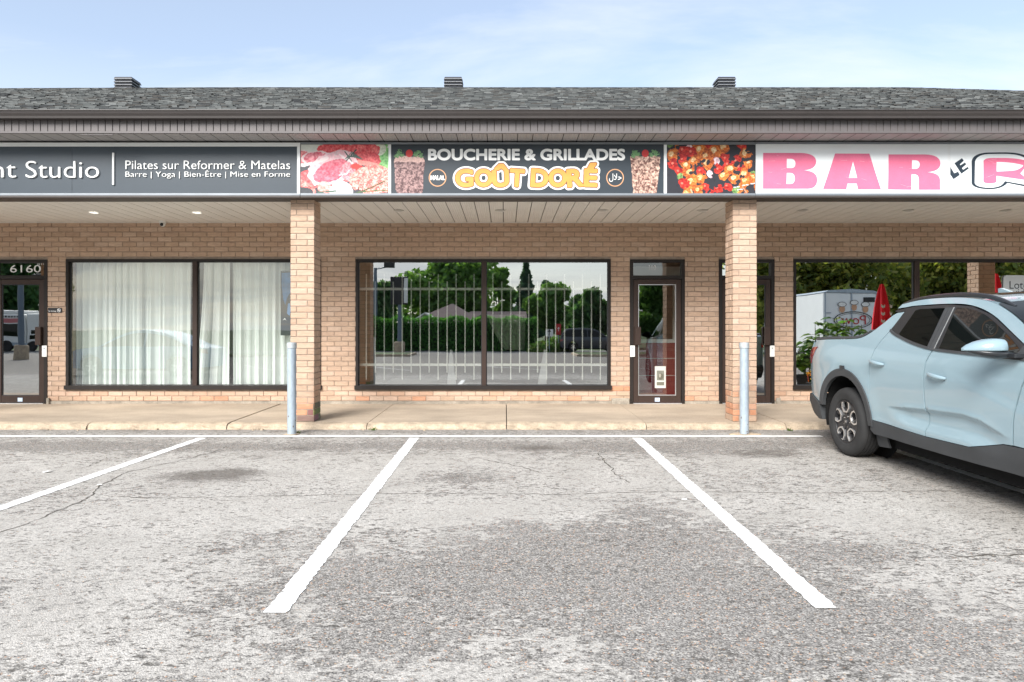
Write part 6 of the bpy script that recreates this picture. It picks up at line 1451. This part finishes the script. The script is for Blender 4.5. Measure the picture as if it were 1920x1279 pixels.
def trailer():
    x0, x1, y0, y1 = 13.1, 15.35, -11.6, -5.1; z0, z1 = .15, 2.74; t = thing('food_trailer', 'white food trailer with cooks and a red lettered oval on its end', 'trailer', ((x0 + x1) / 2, (y0 + y1) / 2, -.37))
    MB().bbox(x0, x1, y0, y1, z0, z1, .06).build('body', m_signw, t); MB().prism([(x0 - .03, z1), (x1 + .03, z1), (x1 - .2, z1 + .09), ((x0 + x1) / 2, z1 + .16), (x0 + .2, z1 + .09)], y0 - .03, y1 + .03).build('roof', m_galv, t)
    yb = y1 + .004; mb = MB()
    for x in (x0 + .03, x1 - .09, (x0 + x1) / 2 - .03): mb.box(x, x + .05, yb, yb + .03, z0, z1)
    for z in (1.0, 1.9): mb.box(x0 + .05, x0 + .30, yb, yb + .025, z, z + .04)
    mb.build('door_frame', m_galv, t); MB().bbox(x1 - .62, x1 - .15, yb, yb + .03, 2.36, 2.56, .01).build('vent_grille', m_black, t)
    xc, zc = (x0 + x1) / 2 + .08, 1.62; e = lambda a, b, n=32: [(xc + a * math.cos(math.tau * i / n), zc + b * math.sin(math.tau * i / n)) for i in range(n)]
    def back(loops, y, mat, nm):
        v, f = fill_loops(loops); mb = MB(); fs = []
        for q in f:
            a, b, c = (v[i] for i in q[:3]); ar = (b[0] - a[0]) * (c[1] - a[1]) - (b[1] - a[1]) * (c[0] - a[0]); fs.append(q if ar < 0 else q[::-1])
        return mb.add([(p[0], y, p[1]) for p in v], fs).build(nm, mat, t)
    back([e(.80, .35), e(.755, .318)], yb + .032, m_black, 'oval'); back([e(.69, .275), e(.67, .26)], yb + .032, m_black, 'oval')
    P, T = glyph_tris('Pow'); a = P.min(0); b = P.max(0); Q = (P - a) / (b - a); mb = MB(); mb.add([(xc + .52 - 1.04 * q[0], yb + .034, zc - .17 + .36 * q[1]) for q in Q], [t_ for t_ in T]); mb.build('lettering', m_sred, t)
    sk = M('cook_skin_print', (.60, .34, .20), .6)
    for k, dx in enumerate((-.48, .02, .50)):
        n = 16; cz = zc + (.44 if k != 1 else .52); el = lambda X_, Z_, rx, rz: [(xc + dx + X_ + rx * math.cos(math.tau * i / n), cz + Z_ + rz * math.sin(math.tau * i / n)) for i in range(n)]
        back([el(0, 0, .12, .14)], yb + .034, sk, 'cook_face'); back([el(0, .20, .18, .11)], yb + .034, m_black, 'cook_hat_line'); back([el(0, .20, .155, .09)], yb + .036, m_white, 'cook_hat')
    c = Canvas(24, 30, (235, 235, 235), 3)
    c.ell(.5, .35, .3, .25, (226, 176, 160)); c.ell(.5, .8, .4, .3, (120, 170, 215)); xs = x0 - .003
    V = []; fs = []; tn = []
    for j in range(30):
        for i in range(24):
            ya, yb2 = -9.6 + i * .07, -9.6 + (i + 1) * .07; za, zb = 2.0 - j * .05, 2.0 - (j + 1) * .05; k = len(V); V += [(xs, ya, za), (xs, ya, zb), (xs, yb2, zb), (xs, yb2, za)]; fs.append((k, k + 1, k + 2, k + 3)); tn.append(np.clip(c.c[j, i], 0, 1))
    place('side_print', mesh('side_print', V, fs, m_print, tone=tn), t)
    for y in (y1 - 2.2, y1 - 3.1):
        for x, r in ((x0 + .1, 90), (x1 - .1, 90)): MB().lathe([(0, .1), (.2, .1), (.24, .11), (.36, .11), (.38, .05), (.38, -.1)], 24, Matrix.Translation((x, y, .01)) @ Matrix.Rotation(R(-r if x < 14 else r), 4, 'Y')).build('wheel', m_tyre, t, True)
    MB().tube([(xc, y0, .2), (xc, y0 - 1.2, .2), (xc, y0 - 1.2, -.36)], .04, 8).build('tow_bar', m_black, t)
trailer()
def umbrella(x, y, ztop, label):
    zb = walk_z(9.4) - .0 if y > 9.2 else lot_z(y); t = thing('closed_umbrella', label, 'patio umbrella', (x, y, zb), 'folded red patio umbrellas'); rnd = random.Random(int(x * 10)); m_red = MATS.get('red_canvas') or M('red_canvas', (.80, .016, .034), .8)
    MB().tube([(x, y, zb), (x, y, ztop)], .022, 8).build('pole', m_galv, t); MB().lathe([(0, .08), (.24, .07), (.26, .0)], 20, Matrix.Translation((x, y, zb))).build('base', m_black, t, True)
    n = 40; rows = []; h = 1.35
    for j in range(12):
        f = j / 11; z = ztop - f * h; r0 = .03 + .135 * math.sin(min(1, f * 1.25) * 1.5) ** .8; rows.append([(x + (r0 * (1 + .28 * math.cos(6 * a + f))) * math.cos(a), y + (r0 * (1 + .28 * math.cos(6 * a + f))) * math.sin(a), z + (.04 * math.cos(6 * a) if j == 11 else 0)) for a in [math.tau * k / n for k in range(n + 1)]])
    cn = MB().add(*gridmesh(rows)).build('canopy', m_red, t, True); mb = MB()
    for sgn in (-1, 1):
        for k in range(4):
            a = R(90 + sgn * 22); z = ztop - .45 - k * .15; r = .215; P = [(x + r * math.cos(a + d), y + r * math.sin(a + d), z + e) for d, e in ((-.16, .03), (-.16, -.03), (.0, -.05), (.16, -.02), (.16, .04), (.0, .0))]; mb.add(P, [(0, 1, 2, 5), (5, 2, 3, 4)])
    mb.build('white_script', m_white, cn); MB().tube([(x + .17 * math.cos(a), y + .17 * math.sin(a), ztop - .95) for a in [math.tau * k / 16 for k in range(17)]], .012, 6).build('tie_strap', m_red, t)
umbrella(7.74, 8.93, 2.17, 'folded red umbrella with white script nearest the pickup, mirrored in the bar window'); umbrella(10.08, 8.93, 2.39, 'folded red umbrella mirrored beside the lottery sign')
m_plant = leaf_mat('broad_leaf', .45, .35)
def plant(x, y, h, n, seed, label, z0):
    rnd = random.Random(seed); t = thing('potted_plant', label, 'plant', (x, y, z0), 'terrace plants beside the pickup')
    mb = MB(); mb.lathe([(0, .0), (.17, .0), (.22, .34), (.235, .34), (.235, .37), (.205, .37), (.19, .33), (0, .33)], 20, Matrix.Translation((x, y, z0))); mb.build('pot', m_black, t, True); sm = MB(); pal = [(.16, .28, .06), (.12, .23, .05), (.21, .34, .08), (.09, .18, .04)]
    lv = []
    for k in range(n):
        a = rnd.uniform(0, 6.3); top = Vector((x + .16 * math.cos(a) * rnd.uniform(.3, 1.6), y + .16 * math.sin(a), z0 + h * rnd.uniform(.75, 1.0))); b = Vector((x + .07 * math.cos(a), y + .07 * math.sin(a), z0 + .33)); sm.tube([b, (b + top) / 2 + Vector((0, 0, .05)), top], [.012, .010, .005], 6)
        for q in range(15):
            f = rnd.uniform(.25, 1.0); p = b.lerp(top, f); az = rnd.uniform(0, 6.3); L_ = rnd.uniform(.17, .33) * (1.1 - .35 * f); d = Vector((math.cos(az), math.sin(az), rnd.uniform(-.15, .35))).normalized(); s_ = d.cross(Vector((0, 0, 1))).normalized(); u_ = s_.cross(d); w_ = L_ * .42
            st = p + d * L_ * .35; P = [st, st + d * L_ * .30 + s_ * w_ - u_ * .015, st + d * L_ * .30 + u_ * .02, st + d * L_ * .30 - s_ * w_ - u_ * .015, st + d * L_ * .7 + s_ * w_ * .6 - u_ * .04, st + d * L_ * .7 - u_ * .01, st + d * L_ * .7 - s_ * w_ * .6 - u_ * .04, st + d * L_ * 1.05 - u_ * .09]
            sm.tube([p, st], .004, 4, False); lm = MB(); k_ = rnd.choice(pal); tn = tuple(c_ * rnd.uniform(.8, 1.2) for c_ in k_); lm.add(P, [(0, 1, 2), (0, 2, 3), (1, 4, 5, 2), (2, 5, 6, 3), (4, 7, 5), (5, 7, 6)], tn)
            place('leaf', mesh('leaf', lm.v, lm.f, m_plant, tone=lm.t), t)
    sm.build('stem', M('green_stem', (.08, .13, .04), .6) if 'green_stem' not in MATS else MATS['green_stem'], t, True)
zs = -.02
for i, (x, y, h, n, lab) in enumerate(((5.95, 9.55, 1.12, 4, 'broad leaved potted plant closest to the pickup tailgate'), (6.25, 9.42, 1.45, 4, 'tall broad leaved potted plant, second from the pickup tailgate'), (6.62, 9.52, 1.58, 5, 'tallest sunflower like potted plant on the terrace edge'), (7.0, 9.40, 1.40, 4, 'bushy potted plant between the tallest plant and the umbrella'), (7.32, 9.55, 1.15, 4, 'short potted plant nearest the red umbrella'))): plant(x, y, h, n, 40 + i, lab, zs)
def flower_box(x, y, label, seed):
    rnd = random.Random(seed); t = thing('flower_box', label, 'planter', (x, y, -.02), 'low black flower boxes'); MB().bbox(x - .3, x + .3, y - .11, y + .11, -.02, .24, .012).build('box', m_black, t); mb = MB()
    def s_(): return Vector((x + rnd.uniform(-.28, .28), y + rnd.uniform(-.1, .1), .24 + rnd.random() * .22)), 1
    leaves(160, s_, .05, PAL['mid'] + [(.5, .12, .03), (.55, .3, .03), (.4, .1, .2)], rnd, mb); mb.build('flower', m_leaf, t, tone=True)
flower_box(6.05, 10.0, 'low black flower box with orange blooms nearest the pickup', 1); flower_box(7.1, 10.0, 'low black flower box with orange blooms near the umbrella', 2)
